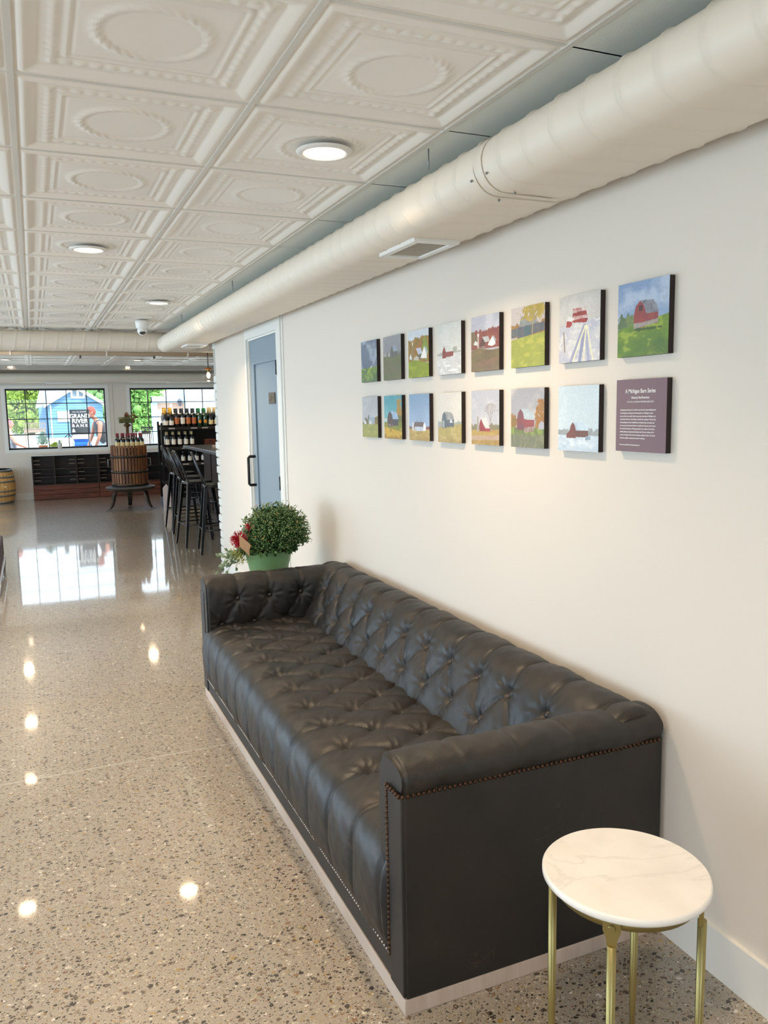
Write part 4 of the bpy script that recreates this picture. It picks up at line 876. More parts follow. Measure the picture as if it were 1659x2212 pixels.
def board(kind, label, cat, y, z, group):
    t = thing(kind, label, cat, (XW-0.001, y, z), 0, group); h = SZ/2
    obj('board', MB().box(-TH+0.0012, 0, -h, h, -h, h), M['board'], t, 0.001)
    return t
for row, z in ((top, 1.789), (bot, 1.507)):
    for k, e in enumerate(row):
        if e is None: continue
        fn, lab = e; p = fn(); Cc = p.finish(); y = PY1 + k*PSP
        where = ''
        t = board('painting', lab, 'painting', y, z, 'barn paintings on the white wall')
        h = SZ/2; me = bpy.data.meshes.new('painted_face')
        co = np.stack([np.full(NP*NP, -TH), (0.5-gu.ravel())*SZ, (gv.ravel()-0.5)*SZ], 1)
        q = (np.arange(NP-1)[:, None]*NP+np.arange(NP-1)[None]).ravel(); F = np.stack([q, q+1, q+NP+1, q+NP], 1)
        me.from_pydata(co.tolist(), [], F.tolist()); ca = me.color_attributes.new('Col', 'FLOAT_COLOR', 'POINT')
        ca.data.foreach_set('color', np.concatenate([np.clip(Cc.reshape(-1, 3)*1.12, 0, 1), np.ones((NP*NP, 1))], 1).astype(np.float32).ravel()); me.materials.append(mp)
        o = bpy.data.objects.new('painted_face', me); COL.objects.link(o); o.parent = t
t = board('wall_text_panel', 'square plum panel with white lettering in the lower row of paintings, nearest the camera', 'sign', PY1, 1.516, None)
obj('printed_face', MB().box(-TH, -TH+0.001, -SZ/2, SZ/2, -SZ/2, SZ/2), mat('plum_print', '7c636a', 0.55), t)
wm = mat('white_print', 'f4f0ee', 0.5); tx = -TH-0.0004
text('A Michigan Barn Series', 0.0168, wm, t, (tx, 0.002, 0.070), RWALL, sx=0.80, extr=0.0002, bold=0.00015)
text('Works by Paul Brownman', 0.0098, wm, t, (tx, 0.002, 0.0515), RWALL, sx=0.72, extr=0.0002, shear=0.25, bold=0.00012)
text('8" X 8" OIL ON BOARD PAINTINGS, $425 EACH', 0.0066, wm, t, (tx, 0.002, 0.0395), RWALL, sx=0.80, extr=0.0002)
para = ['Though based in Evanston, IL, Paul Brownman has had a long-standing passion', "for painting barns, landscapes and homesteads across Michigan's coastal", 'towns and lush countryside. Paul has a personal connection to Michigan as he',
        'married his bride from Grand Rapids and held their wedding in Traverse City.', 'These paintings each tell a beautiful story of simpler living, open spaces and', 'rustic textures that move the viewer to consider the elements each structure',
        'has survived through time. Working primarily in the medium of oil, Paul has', 'studied painting extensively internationally at the Florence Academy of Art', "as well as Chicago's School of the Art Institute, Palette & Chisel, The Palouse", "School and multiple contemporary masters' workshops."]
for k, s_ in enumerate(para): text(s_, 0.0058, wm, t, (tx, 0.086, 0.0165-0.00905*k), RWALL, align='LEFT', sx=0.82, extr=0.0002, bold=0.00008)
text('See more at paulbrownman.squarespace.com', 0.0056, wm, t, (tx, 0.086, -0.0845), RWALL, align='LEFT', sx=0.84, extr=0.0002, bold=0.00008)

# ------------------------------------------------------------------ far room: cubby cabinets, barrel, outlet
def cabinet(x0, x1, y0, label):
    t = thing('cubby_cabinet', label, 'cabinet', ((x0+x1)/2, (y0+YF-0.02)/2, 0), 0, 'cubby cabinets under the far windows'); w = (x1-x0)/2-0.002; d = (YF-0.016-y0)/2; H = 0.812
    c = MB(); c.box(-w, -w+0.02, -d, d, 0, H-0.012); c.box(w-0.02, w, -d, d, 0, H-0.012); c.box(-w+0.02, w-0.02, d-0.012, d, 0, H-0.012)
    obj('carcass', c, M['darkwood'], t)
    obj('cabinet_top', MB().box(-w-0.0015, w+0.0015, -d-0.008, d, H-0.012, H+0.002), mat('pale_top', 'c9c4bd', 0.45), t, 0.002)
    for z in (0.275, 0.415, 0.56): obj('shelf', MB().box(-w+0.02, w-0.02, -d+(0.0 if z > .5 or z < .3 else .02), d-0.012, z-0.009, z+0.009), M['darkwood'], t)
    for k in (1, 2):
        x = -w + 2*w*k/3; obj('divider', MB().box(x-0.01, x+0.01, -d+0.004, d-0.012, 0.284, H-0.012), M['darkwood'], t)
    for z in (0.64, 0.71, 0.48, 0.345):
        for k in range(3):
            x = -w + 2*w*(k+0.02 if k % 2 == 0 else k+0.62)/3
            obj('bottle_cradle', MB().box(x+0.02, x+0.13, -d+0.03, -d+0.05, z, z+0.014), M['cradle'], t)
    for k in range(3):
        z = 0.006 + k*0.088; f = obj('drawer', MB().box(-w+0.002, w-0.002, -d-0.016, -d+0.004, z, z+0.082), M['redwood'], t, 0.002)
    return t
cabinet(-0.075, 1.065, 15.93, 'dark wooden cubby cabinet with red-brown drawer fronts, under the left window beside the wall outlet')
cabinet(1.066, 2.206, 15.93, 'dark wooden cubby cabinet with red-brown drawer fronts, standing behind the wine press')
cabinet(2.207, 3.347, 15.93, 'dark wooden cubby cabinet behind the bottle rack')
ol = thing('wall_outlet', 'white wall outlet between the oak barrel and the cubby cabinet', 'outlet', (-0.267, YF, 0.49))
obj('cover_plate', MB().box(-0.036, 0.036, -0.006, 0, -0.058, 0.058), M['white_plastic'], ol, 0.002)
for z in (-0.022, 0.022): obj('socket', MB().box(-0.016, 0.016, -0.008, -0.005, z-0.015, z+0.015), mat('socket_face', 'cfccc4', 0.4), ol)
def barrel_prof(r0, r1, h, n=14): return [(r0 + (r1-r0)*(1-(2*k/n-1)**2), h*k/n) for k in range(n+1)]
bl_ = thing('barrel', 'pale oak wine barrel with grey hoops standing against the far wall', 'barrel', (-0.665, 15.87, 0))
sv = MB(); PB = barrel_prof(0.255, 0.305, 0.60); n = 28
for k in range(n):
    a0 = 2*pi*k/n + 0.006; a1 = 2*pi*(k+1)/n - 0.006; vs = []
    for r, z in PB: vs += [(r*cos(a0), r*sin(a0), z), (r*cos((a0+a1)/2)*1.003, r*sin((a0+a1)/2)*1.003, z), (r*cos(a1), r*sin(a1), z)]
    m_ = len(PB); sv.add(vs, [(i*3+j, i*3+j+1, i*3+j+4, i*3+j+3) for i in range(m_-1) for j in (0, 1)], True)
obj('staves', sv, M['oak'], bl_); obj('barrel_head', MB().lathe([(0.0005, 0.575), (0.25, 0.575)], n=28), M['oak'], bl_); obj('inner_shell', MB().lathe([(r-0.012, z) for r, z in PB], n=28), M['darkwood'], bl_)
for z0, z1 in ((0.0, 0.04), (0.12, 0.155), (0.205, 0.235), (0.37, 0.40), (0.45, 0.48), (0.555, 0.60)):
    def rr_(z): q = 2*z/0.6-1; return 0.255+0.05*(1-q*q)+0.004
    obj('hoop', MB().lathe([(rr_(z0)-0.003, z0), (rr_(z0), z0), (rr_(z1), z1), (rr_(z1)-0.003, z1)], n=32), M['hoop'], bl_)
obj('bung', MB().tube([(0.14, -0.268, 0.30), (0.148, -0.288, 0.30)], 0.022, 14), mat('bung', 'd8b98c', 0.6), bl_)

# ------------------------------------------------------------------ wine bottles
M['labelc'] = mat('cream_label', 'dcc995', 0.6); M['labelw'] = mat('white_label', 'e9e2d6', 0.6); M['labelo'] = mat('orange_label', 'd98a2e', 0.5); M['foilb'] = mat('burgundy_foil', '6b1f2e', 0.35, 0.3)
M['foilg'] = mat('gold_foil', 'd7a23a', 0.35, 0.5); M['foilc'] = mat('cream_foil', 'd3c090', 0.45, 0.2); M['foilgr'] = mat('green_foil', '1f7a3e', 0.35, 0.3); M['foilk'] = mat('dark_foil', '2d3a40', 0.4, 0.3); M['labelr'] = mat('rust_label', 'b5683a', 0.6)
mesh_cache = {}
def bottle(label, loc, foil, lab, glass, group, H=0.30, r=0.038, champagne=False, rz=0, roundlab=False):
    t = thing('wine_bottle', label, 'bottle', loc, rz, group); key = (foil, lab, glass, H, r, champagne, roundlab)
    if key in mesh_cache:
        for nm, me in mesh_cache[key]: o = bpy.data.objects.new(nm, me); COL.objects.link(o); o.parent = t
        return t
    if champagne: prof = [(0.0005, 0.006), (r*0.8, 0.002), (r, 0.008), (r, H*0.42), (r*0.93, H*0.5), (r*0.6, H*0.68), (0.0165, H*0.8), (0.015, H*0.95), (0.017, H*0.955), (0.017, H*0.99), (0.0005, H)]
    else: prof = [(0.0005, 0.006), (r*0.85, 0.001), (r, 0.008), (r, H*0.60), (r*0.93, H*0.66), (0.017, H*0.745), (0.0145, H*0.78), (0.0145, H*0.96), (0.0005, H*0.97)]
    L = [obj('glass_body', MB().lathe(prof, n=16), M[glass], t, fixn=True)]
    fz = 0.66 if champagne else 0.79; fp = [(r*0.66 if champagne else 0.0156, H*fz), (0.018 if champagne else 0.0156, H*0.81), (0.0175 if champagne else 0.0160, H*0.99), (0.0005, H*1.003)]
    L.append(obj('foil', MB().lathe(fp, n=16), M[foil], t))
    if roundlab:
        mb = MB(); n = 20; vs = []
        for q in (0.001, 0.35, 0.7, 1.0): vs += [(0.026*q*cos(2*pi*k/n), -math.sqrt(r*r-(0.026*q*cos(2*pi*k/n))**2)-0.0012, H*0.27+0.03*q*sin(2*pi*k/n)) for k in range(n)]
        mb.add(vs, [(a*n+k, a*n+(k+1) % n, (a+1)*n+(k+1) % n, (a+1)*n+k) for a in range(3) for k in range(n)]); L.append(obj('label', mb, M[lab], t, fixn=False))
    else:
        mb = MB(); n = 12; z0, z1 = H*(0.10 if champagne else 0.16), H*(0.33 if champagne else 0.50); vs = []
        for z in (z0, z1): vs += [((r+0.0008)*cos(-pi/2+(k/n-.5)*2.2), (r+0.0008)*sin(-pi/2+(k/n-.5)*2.2), z) for k in range(n+1)]
        mb.add(vs, [(k, k+1, n+2+k, n+1+k) for k in range(n)], True); L.append(obj('label', mb, M[lab], t, fixn=False))
    mesh_cache[key] = [(o.name.split('.')[0], o.data) for o in L]
    return t

# ------------------------------------------------------------------ antique wine press with bottles
WX, WY = 1.388, 13.62
wp = thing('wine_press', 'antique slatted wine press on a three-legged iron stand', 'wine press', (WX, WY, 0))
obj('iron_tray', MB().lathe([(0.0005, 0.315), (0.25, 0.315), (0.33, 0.33), (0.375, 0.362), (0.388, 0.366), (0.386, 0.352), (0.34, 0.312), (0.25, 0.29), (0.0005, 0.285)], n=40), M['iron'], wp)
for k, a in enumerate((radians(88), radians(197), radians(-38))):
    c, s = cos(a), sin(a); pts = [(0.25, 0.31), (0.285, 0.22), (0.30, 0.14), (0.325, 0.07), (0.365, 0.025), (0.43, 0.008)]; hw = [0.045, 0.042, 0.036, 0.032, 0.03, 0.026]
    lg = MB(); vs = []
    for (r, z), w in zip(pts, hw):
        th_ = 0.018 if z > 0.03 else 0.008
        for dr, dt_ in ((-th_, -w), (th_, -w), (th_, w), (-th_, w)): vs.append(((r+dr)*c-dt_*s, (r+dr)*s+dt_*c, z))
    lg.add(vs, [(i*4+j, i*4+(j+1) % 4, (i+1)*4+(j+1) % 4, (i+1)*4+j) for i in range(5) for j in range(4)] + [(3, 2, 1, 0), (20, 21, 22, 23)])
    obj('leg', lg, M['iron'], wp, 0.004)
slat = MB(); n = 34; RB = 0.272
obj('slat_gap_blocker', MB().lathe([(RB-0.014, 0.40), (RB-0.014, 0.92)], n=30), M['blackwood'], wp)  # added dark sleeve, keeps light from showing through the slat gaps
M['slat'] = mat('press_slat', '4c2a1a', 0.6, noise=((14, 14, 2), '8a5a30'))
for k in range(n):
    a = 2*pi*k/n; c, s = cos(a), sin(a); w = 0.019
    slat.obox((RB*c, RB*s, 0.71), (0.009*c, 0.009*s, 0), (-w*s, w*c, 0), (0, 0, 0.325))
obj('slatted_basket', slat, M['slat'], wp, 0.003)
for z in (0.41, 0.615, 0.86): obj('hoop', MB().lathe([(RB+0.008, z-0.022), (RB+0.016, z-0.022), (RB+0.016, z+0.022), (RB+0.008, z+0.022)], n=40), M['iron'], wp)
obj('basket_floor', MB().lathe([(0.0005, 0.93), (0.255, 0.93), (0.255, 0.95), (0.0005, 0.95)], n=30), M['darkwood'], wp)
for sx in (-1, 1):
    obj('handle', MB().tube([(sx*(RB+0.015), -0.03, 0.82), (sx*(RB+0.055), -0.03, 0.815), (sx*(RB+0.06), -0.03, 0.70), (sx*(RB+0.015), -0.03, 0.695)], 0.007, 8), M['hoop'], wp)
obj('screw', MB().tube([(0, 0, 0.40), (0, 0, 1.56)], 0.024, 16), M['rust'], wp)
obj('screw_collar', MB().lathe([(0.03, 1.33), (0.055, 1.345), (0.055, 1.365), (0.03, 1.38)], n=20), M['rust'], wp)
obj('press_head', MB().box(-0.125, 0.12, -0.06, 0.06, 1.39, 1.455), M['grassy'], wp, 0.008)
gear = MB(); n = 22; vs = []
for z in (1.457, 1.485):
    for k in range(2*n):
        r = 0.14 if (k // 1) % 2 else 0.125; a = pi*k/n; vs.append((r*cos(a)+0.01, r*sin(a), z))
m_ = 2*n; gear.add(vs, [tuple(reversed(range(m_))), tuple(range(m_, 2*m_))] + [(k, (k+1) % m_, m_+(k+1) % m_, m_+k) for k in range(m_)])
obj('ratchet_wheel', gear, M['grassy'], wp); obj('ratchet_pawl', MB().tube([(0.03, -0.05, 1.50), (0.10, -0.06, 1.515), (0.17, -0.03, 1.475)], 0.014, 8).ball((0.10, -0.06, 1.52), 0.02, 8, 6), M['grassy'], wp)
obj('screw_nut', MB().box(-0.035, 0.035, -0.035, 0.035, 1.485, 1.53), M['rust'], wp, 0.005)
WB = []
for k in range(6): WB.append((-0.182+0.075*k, -0.135))
for k in range(5): WB.append((-0.155+0.083*k, -0.055 if abs(-0.155+0.083*k) > 0.06 else -0.058))
for i, (x, y) in enumerate(WB):
    ord_ = ['leftmost', 'second from left', 'third from left', 'fourth from left', 'fifth from left', 'rightmost']
    lab = 'dark red-wine bottle in the front row on the wine press, %s' % ord_[i] if i < 6 else 'dark red-wine bottle in the back row on the wine press, %s of five' % ['leftmost', 'second from left', 'third from left', 'fourth from left', 'rightmost'][i-6]
    bottle(lab, (WX+x, WY+y, 0.95), 'foilb', 'labelc', 'glassdark', 'bottles on the wine press', H=0.285)

# ------------------------------------------------------------------ black bottle rack
RX0, RX1, RYF = 1.90, 3.10, 13.5
rk = thing('bottle_rack', 'tall black shelving rack full of bottles behind the bar stools', 'shelving rack', ((RX0+RX1)/2, RYF+0.25, 0))
def rb(x0, x1, y0, y1, z0, z1): cx, cy = (RX0+RX1)/2, RYF+0.25; return MB().box(x0-cx, x1-cx, y0-cy, y1-cy, z0, z1)
for x in (RX0, RX1-0.03): 
    u = rb(x, x+0.03, RYF+0.42, RYF+0.46, 0, 1.40); obj('upright', u, M['black'], rk)
obj('post', rb(RX0+0.0, RX0+0.025, RYF+0.02, RYF+0.05, 0.14, 1.38), M['black'], rk); obj('post', rb(RX1-0.025, RX1, RYF+0.02, RYF+0.05, 0.14, 1.38), M['black'], rk)
obj('back_panel', rb(RX0+0.03, RX1-0.03, RYF+0.44, RYF+0.455, 0.1, 1.34), M['blackwood'], rk)
obj('base_deck', rb(RX0-0.01, RX1, RYF-0.02, RYF+0.46, 0.0, 0.14), mat('grey_base', '5c5d60', 0.5), rk, 0.004)
zs = (1.31, 0.985, 0.72, 0.43)
for z in zs: obj('shelf', rb(RX0+0.026, RX1-0.026, RYF, RYF+0.44, z-0.05, z), M['blackwood'], rk, 0.003)
tg = [(0.10, 1.31), (0.46, 1.31), (0.64, 1.31), (0.86, 1.31), (0.3, 0.985), (0.62, 0.985), (0.3, 0.72), (0.6, 0.72)]
for x, z in tg: obj('price_strip', rb(RX0+x+0.02, RX0+x+0.12, RYF-0.003, RYF, z-0.033, z-0.014), mat('price_strip', 'a9a2a0', 0.6), rk)
kinds = [('foilg', 'labelw', 'glassdark', True, False, 'gold-topped sparkling-wine bottle'), ('foilg', 'labelw', 'glassdark', True, False, 'gold-topped sparkling-wine bottle'), ('foilk', 'labelr', 'glassdark', False, False, 'dark-capped bottle'),
         ('foilk', 'labelw', 'glassdark', False, False, 'grey-capped slim bottle'), ('foilk', 'labelr', 'glassdark', False, False, 'bottle with rust-orange label'), ('foilk', 'labelr', 'glassdark', False, False, 'bottle with rust-orange label'),
         ('foilgr', 'labelo', 'greenglass', False, True, 'green bottle with round orange label'), ('foilgr', 'labelo', 'greenglass', False, True, 'green bottle with round orange label'),
         ('foilc', 'labelc', 'glassdark', True, False, 'cream-topped dark bottle'), ('foilc', 'labelc', 'glassdark', True, False, 'cream-topped dark bottle'), ('foilg', 'labelw', 'glassdark', True, False, 'gold-topped dark bottle'), ('foilc', 'labelc', 'glassdark', True, False, 'cream-topped dark bottle')]
depthw = ['front row', 'second row back', 'third row back']
colw = ['leftmost', 'second', 'third', 'fourth', 'fifth', 'sixth', 'seventh', 'eighth', 'ninth', 'tenth', 'eleventh', 'twelfth']
for k, (fo, la, gl, ch, rd, nm) in enumerate(kinds):
    for j in range(3):
        bottle('%s on rack top shelf, %s from left, %s' % (nm, colw[k], depthw[j]), (RX0+0.085+k*0.092, RYF+0.06+j*0.105, 1.31), fo, la, gl, 'bottles on the rack top shelf', H=0.315 if ch else 0.30, r=0.041 if ch else 0.037, champagne=ch, roundlab=rd)
for k in range(5):
    for j in range(2):
        bottle('cream-capped wine bottle on rack second shelf, %s column from left, %s' % (colw[k], depthw[j]), (RX0+0.10+k*0.10, RYF+0.07+j*0.12, 0.985), 'foilc', 'labelw', 'glassdark', 'bottles on the rack second shelf', H=0.25, r=0.036)
for k in range(6):
    bottle('white-labelled bottle on the rack third shelf, %s from the left' % colw[k], (RX0+0.12+k*0.11, RYF+0.07, 0.72), 'foilk', 'labelw', 'glassdark', 'bottles on the rack third shelf', H=0.205, r=0.037)
bx = thing('wooden_crate', 'small brown wooden box on the rack second shelf beside the cream-capped bottles', 'box', (RX0+0.80, RYF+0.12, 0.985))
cb = MB().box(-0.09, 0.09, -0.09, 0.09, 0, 0.012); cb.box(-0.09, 0.09, -0.09, -0.078, 0.012, 0.11); cb.box(-0.09, 0.09, 0.078, 0.09, 0.012, 0.11); cb.box(-0.09, -0.078, -0.078, 0.078, 0.012, 0.11); cb.box(0.078, 0.09, -0.078, 0.078, 0.012, 0.11)
obj('crate_body', cb, M['redwood'], bx, 0.002); obj('crate_front_slot', MB().box(-0.03, 0.03, -0.0915, -0.0898, 0.07, 0.085), M['blackwood'], bx)
bg_ = thing('paper_bag', 'white paper shopping bag standing on the floor by the rack end', 'bag', (RX0+0.02, RYF-0.13, 0.0))
bag = MB(); bag.prism([(-0.055, 0.0), (0.055, 0.0), (0.058, 0.30), (0.0, 0.39), (-0.058, 0.33)], -0.04, 0.04, 'y'); obj('bag_body', bag, mat('bag_paper', 'cfc1be', 0.7), bg_)
obj('bag_handle', MB().tube([(-0.03, 0, 0.35), (-0.025, 0, 0.44), (0.025, 0, 0.44), (0.03, 0, 0.355)], 0.003, 6), M['black'], bg_)

# ------------------------------------------------------------------ bar counter, stools, pendant
bc = thing('bar_counter', 'dark bar counter with a grey-edged top behind the stools', 'bar counter', (2.32, 10.2, 0))
obj('countertop', MB().box(-0.34, 0.36, -1.75, 1.75, 1.03, 1.07), mat('counter_top', '5b6068', 0.3, 0.1, coat=0.5), bc, 0.004)
obj('bar_front', MB().box(-0.06, 0.30, -1.70, 1.70, 0.1, 1.03), M['blackwood'], bc)
for k in range(6): obj('front_panel', MB().box(-0.075, -0.06, -1.66+k*0.56, -1.18+k*0.56, 0.16, 0.98), M['darkwood'], bc, 0.004)
obj('kick_base', MB().box(-0.03, 0.28, -1.68, 1.68, 0, 0.1), M['black'], bc)
obj('foot_rail', MB().tube([(-0.19, -1.65, 0.2), (-0.19, 1.65, 0.2)], 0.016, 10).tube([(-0.19, -1.4, 0.2), (-0.05, -1.4, 0.2)], 0.008, 8).tube([(-0.19, 1.4, 0.2), (-0.05, 1.4, 0.2)], 0.008, 8), M['black'], bc)
ws = thing('serving_board', 'pale wooden board lying on the bar counter top', 'board', (2.42, 11.0, 1.07)); obj('board_slab', MB().box(-0.16, 0.16, -0.25, 0.25, 0, 0.018), mat('pale_board', 'c79f86', 0.5), ws, 0.004)
obj('board_grip', MB().box(-0.03, 0.03, -0.33, -0.25, 0.002, 0.016), mat('pale_board', 'c79f86', 0.5), ws, 0.003)
def stool(label, loc, rz):
    t = thing('bar_stool', label, 'bar stool', loc, rz, 'black metal bar stools'); a = 0.155; H = 0.76
    n = 32; vs = []
    def sq(r, z, e=0.28):
        o_ = []
        for k in range(n):
            q = 2*pi*k/n; c, s = cos(q), sin(q); o_.append((r*abs(c)**e*(1 if c > 0 else -1)*1.0, r*abs(s)**e*(1 if s > 0 else -1), z))
        return o_
    mb = MB(); rings = [sq(0.001, H-0.012), sq(a*0.8, H-0.012, .4), sq(a*0.93, H-0.003, .4), sq(a, H-0.008, .4), sq(a+0.003, H-0.035, .4), sq(a-0.002, H-0.037, .4), sq(a-0.008, H-0.02, .4)]
    for r in rings: vs += r
    mb.add(vs, [(i*n+k, i*n+(k+1) % n, (i+1)*n+(k+1) % n, (i+1)*n+k) for i in range(len(rings)-1) for k in range(n)], True)
    obj('seat', mb, M['stool'], t)
    obj('grip_slot', MB().box(-0.035, 0.035, -0.01, 0.01, H-0.013, H-0.0105), M['blackwood'], t)
    for sx in (-1, 1):
        for sy in (-1, 1):
            lg = MB(); vs = []; N_ = 6
            for i in range(N_):
                q = i/(N_-1); z = (H-0.03)*(1-q); cx = sx*(0.135+0.085*q); cy = sy*(0.135+0.085*q); w = 0.030*(1-q)+0.014*q
                vs += [(cx+sx*w*.6, cy+sy*w*.6, z), (cx+sx*w*.6, cy-sy*w, z), (cx+sx*w*.1, cy-sy*w, z), (cx-sx*w*.0, cy, z), (cx, cy+sy*w*.1-sy*w*.1, z), (cx-sx*w, cy+sy*w*.1, z), (cx-sx*w, cy+sy*w*.6, z)]
            m_ = 7; lg.add(vs, [(i*m_+j, i*m_+(j+1) % m_, (i+1)*m_+(j+1) % m_, (i+1)*m_+j) for i in range(N_-1) for j in range(m_)] + [tuple(range(m_)), tuple(reversed(range((N_-1)*m_, N_*m_)))])
            obj('leg', lg, M['stool'], t, 0.003)
    f = MB(); q = 0.66; r = 0.135+0.085*q; z = 0.26
    for (x0, y0, x1, y1) in ((-r, -r, r, -r), (r, -r, r, r), (r, r, -r, r), (-r, r, -r, -r)): f.tube([(x0, y0, z), (x1, y1, z)], 0.009, 8)
    obj('footrest', f, M['stool'], t); g = MB(); r = 0.165
    g.tube([(-r, -r, 0.55), (r, r, 0.55)], 0.006, 8); g.tube([(-r, r, 0.55), (r, -r, 0.55)], 0.006, 8); obj('cross_brace', g, M['stool'], t)
    b = MB(); pts = []
    for k in range(15):
        q = pi*k/14; yy = -0.145*cos(q); zz = H-0.02 + 0.37*min(1, sin(q)**0.55 if sin(q) > 0 else 0); pts.append((-0.14-0.12*(zz-H)/0.35, yy, zz))
    pts = [(-0.12, -0.15, H-0.02)] + pts + [(-0.12, 0.15, H-0.02)]
    b.tube(pts, 0.0105, 10); obj('backrest_hoop', b, M['stool'], t)
    for yy in (-0.05, 0.0, 0.05): obj('backrest_bar', MB().tube([(-0.145, yy*0.6, H-0.012), (-0.20, yy, H+0.17), (-0.262, yy*1.3, H+0.345)], 0.007, 8), M['stool'], t)
    return t
stool('black metal bar stool with hooped back, nearest the white brick edge', (1.83, 8.93, 0), radians(-6))
stool('black metal bar stool with hooped back, second from the white brick edge', (1.715, 9.50, 0), radians(5))
stool('black metal bar stool with hooped back, third from the white brick edge', (1.765, 10.22, 0), radians(-3))
stool('black metal bar stool with hooped back, farthest from the white brick edge', (1.80, 10.98, 0), radians(3))
pl = thing('pendant_light', 'clear glass globe pendant with a glowing bulb beside the brick edge', 'pendant light', (1.985, 9.9, 1.99))
obj('cord', MB().tube([(0, 0, 0.08), (0, 0, HC-1.99)], 0.005, 8), M['black'], pl); obj('brass_cap', MB().lathe([(0.0005, 0.088), (0.03, 0.084), (0.052, 0.072), (0.053, 0.066), (0.0005, 0.066)], n=24), mat('copper_cap', 'b0743a', 0.3, 0.9), pl)
obj('globe', MB().ball((0, 0, 0), 0.078, 28, 18), M['globe'], pl, fixn=False); obj('socket', MB().tube([(0, 0, 0.065), (0, 0, 0.03)], 0.014, 12), M['brass'], pl)
obj('bulb', MB().ball((0, 0, -0.005), (0.022, 0.022, 0.036), 14, 10), mat('bulb_glow', 'ffffff', 0.3, emit='ffd9a0', estr=16), pl)
d = bpy.data.lights.new('bulb', 'POINT'); d.energy = 3.5; d.color = (1, 0.7, 0.4); d.shadow_soft_size = 0.03; l = bpy.data.objects.new('bulb_lamp', d); COL.objects.link(l); l.location = (1.985, 9.9, 1.90)
sp = thing('potted_herb', 'tiny herb in a white pot standing on the left window sill', 'potted plant', (0.43, YF-0.022, WZ0+0.0045))
obj('pot', MB().lathe([(0.034, 0), (0.042, 0.10), (0.045, 0.105), (0.043, 0.11), (0.036, 0.1), (0.0005, 0.095)], n=24), M['white_plastic'], sp)
lf = MB()
for k in range(160):
    th = rnd.uniform(0, 2*pi); q = rnd.random(); p = Vector((0.045*q*cos(th), 0.045*q*sin(th)*0.5-0.01, 0.11+0.06*rnd.random())); leaf(lf, p, Vector((cos(th)*1.6, sin(th)*.8, rnd.uniform(-0.4, 1.2))), 0.022, 0.006)
obj('foliage', lf, mat('herb', '5b7a4a', 0.6), sp, fixn=False)
# low upholstered bench cut by the left edge of the view
ot = thing('ottoman', 'grey upholstered low bench with a pale metal leg, cut off by the left edge', 'bench', (-0.83, 8.2, 0))
obj('cushion', MB().box(-0.48, 0.475, -0.62, 0.66, 0.15, 0.36), mat('grey_upholstery', '625c66', 0.8), ot, 0.02); obj('bench_frame', MB().box(-0.47, 0.485, -0.63, 0.67, 0.115, 0.15), mat('pale_metal', 'c9c9cb', 0.3, 0.7), ot, 0.003)
for sx in (-1, 1):
    for sy in (-1, 1): obj('leg', MB().tube([(sx*0.47, sy*0.61, 0.12), (sx*0.465, sy*0.64, 0.0)], [0.022, 0.012], 10), mat('pale_metal', 'c9c9cb', 0.3, 0.7), ot)

# ------------------------------------------------------------------ outside
struct('trim_7', MB().box(XL-3, XR+3, YF+0.12, YF+0.6, -0.3, 0.12), mat('kerb', 'b9b0a4', 0.8))
gr = MB().box(-60, 60, YF+0.6, 130, -0.35, 0.0); g = obj('ground', gr, mat('pale_gravel', 'cfc3ac', 0.9, noise=((0.3, 0.3, 1), 'ddd3bf'))); g['kind'] = 'structure'
M['siding'] = bpy.data.materials.new('blue_siding'); M['siding'].use_nodes = True
nt = M['siding'].node_tree; b = nt.nodes['Principled BSDF']; tc = nt.nodes.new('ShaderNodeTexCoord'); sx_ = nt.nodes.new('ShaderNodeSeparateXYZ'); ma = nt.nodes.new('ShaderNodeMath'); ma.operation = 'MULTIPLY'; ma.inputs[1].default_value = 5.2
fr_ = nt.nodes.new('ShaderNodeMath'); fr_.operation = 'FRACT'; cr = nt.nodes.new('ShaderNodeValToRGB'); cr.color_ramp.elements[0].color = rgba('4a6b86'); cr.color_ramp.elements[0].position = 0.08; cr.color_ramp.elements[1].color = rgba('6b93b4'); cr.color_ramp.elements[1].position = 0.2
nt.links.new(tc.outputs['Object'], sx_.inputs[0]); nt.links.new(sx_.outputs['Z'], ma.inputs[0]); nt.links.new(ma.outputs[0], fr_.inputs[0]); nt.links.new(fr_.outputs[0], cr.inputs[0]); nt.links.new(cr.outputs[0], b.inputs['Base Color']); b.inputs['Roughness'].default_value = 0.8
HY = 58.0; k_ = HY/24.0
def hz(z24): return 1.55 + (z24-1.55)*k_
hs = thing('blue_house', 'blue clapboard cottage with white gable trim seen through the left window', 'house', (0, HY, 0))
ax, az = 1.108*k_, hz(2.231); xl, xr = 0.40*k_, 1.108*k_*2-0.40*k_; ez = hz(1.80)
obj('gable_wall', MB().prism([(xl, 0), (xr, 0), (xr, ez), (ax, az), (xl, ez)], 0, 5, 'y'), M['siding'], hs)
white = mat('white_trim_outside', 'f2f2f0', 0.7)
for (xa, xb) in ((xl-0.25, ax), (xr+0.25, ax)):
    za = ez - 0.18; rk_ = MB().prism([(xa, za), (xb, az+0.05), (xb, az+0.25), (xa, za+0.2)], -0.35, -0.2, 'y'); obj('rake_board', rk_, white, hs)
    obj('roof', MB().prism([(xa, za+0.15), (xb, az+0.2), (xb, az+0.3), (xa, za+0.25)], -0.3, 5.3, 'y'), mat('pale_shingles', 'a8b2b8', 0.9), hs)
wd = MB(); cx = 1.185*k_; z0, z1 = hz(2.03), hz(2.2)
w_ = obj('window_trim', MB().box(cx-0.72*.62, cx+0.72*.62, -0.08, 0.02, z0-0.12, z1+0.08), white, hs)
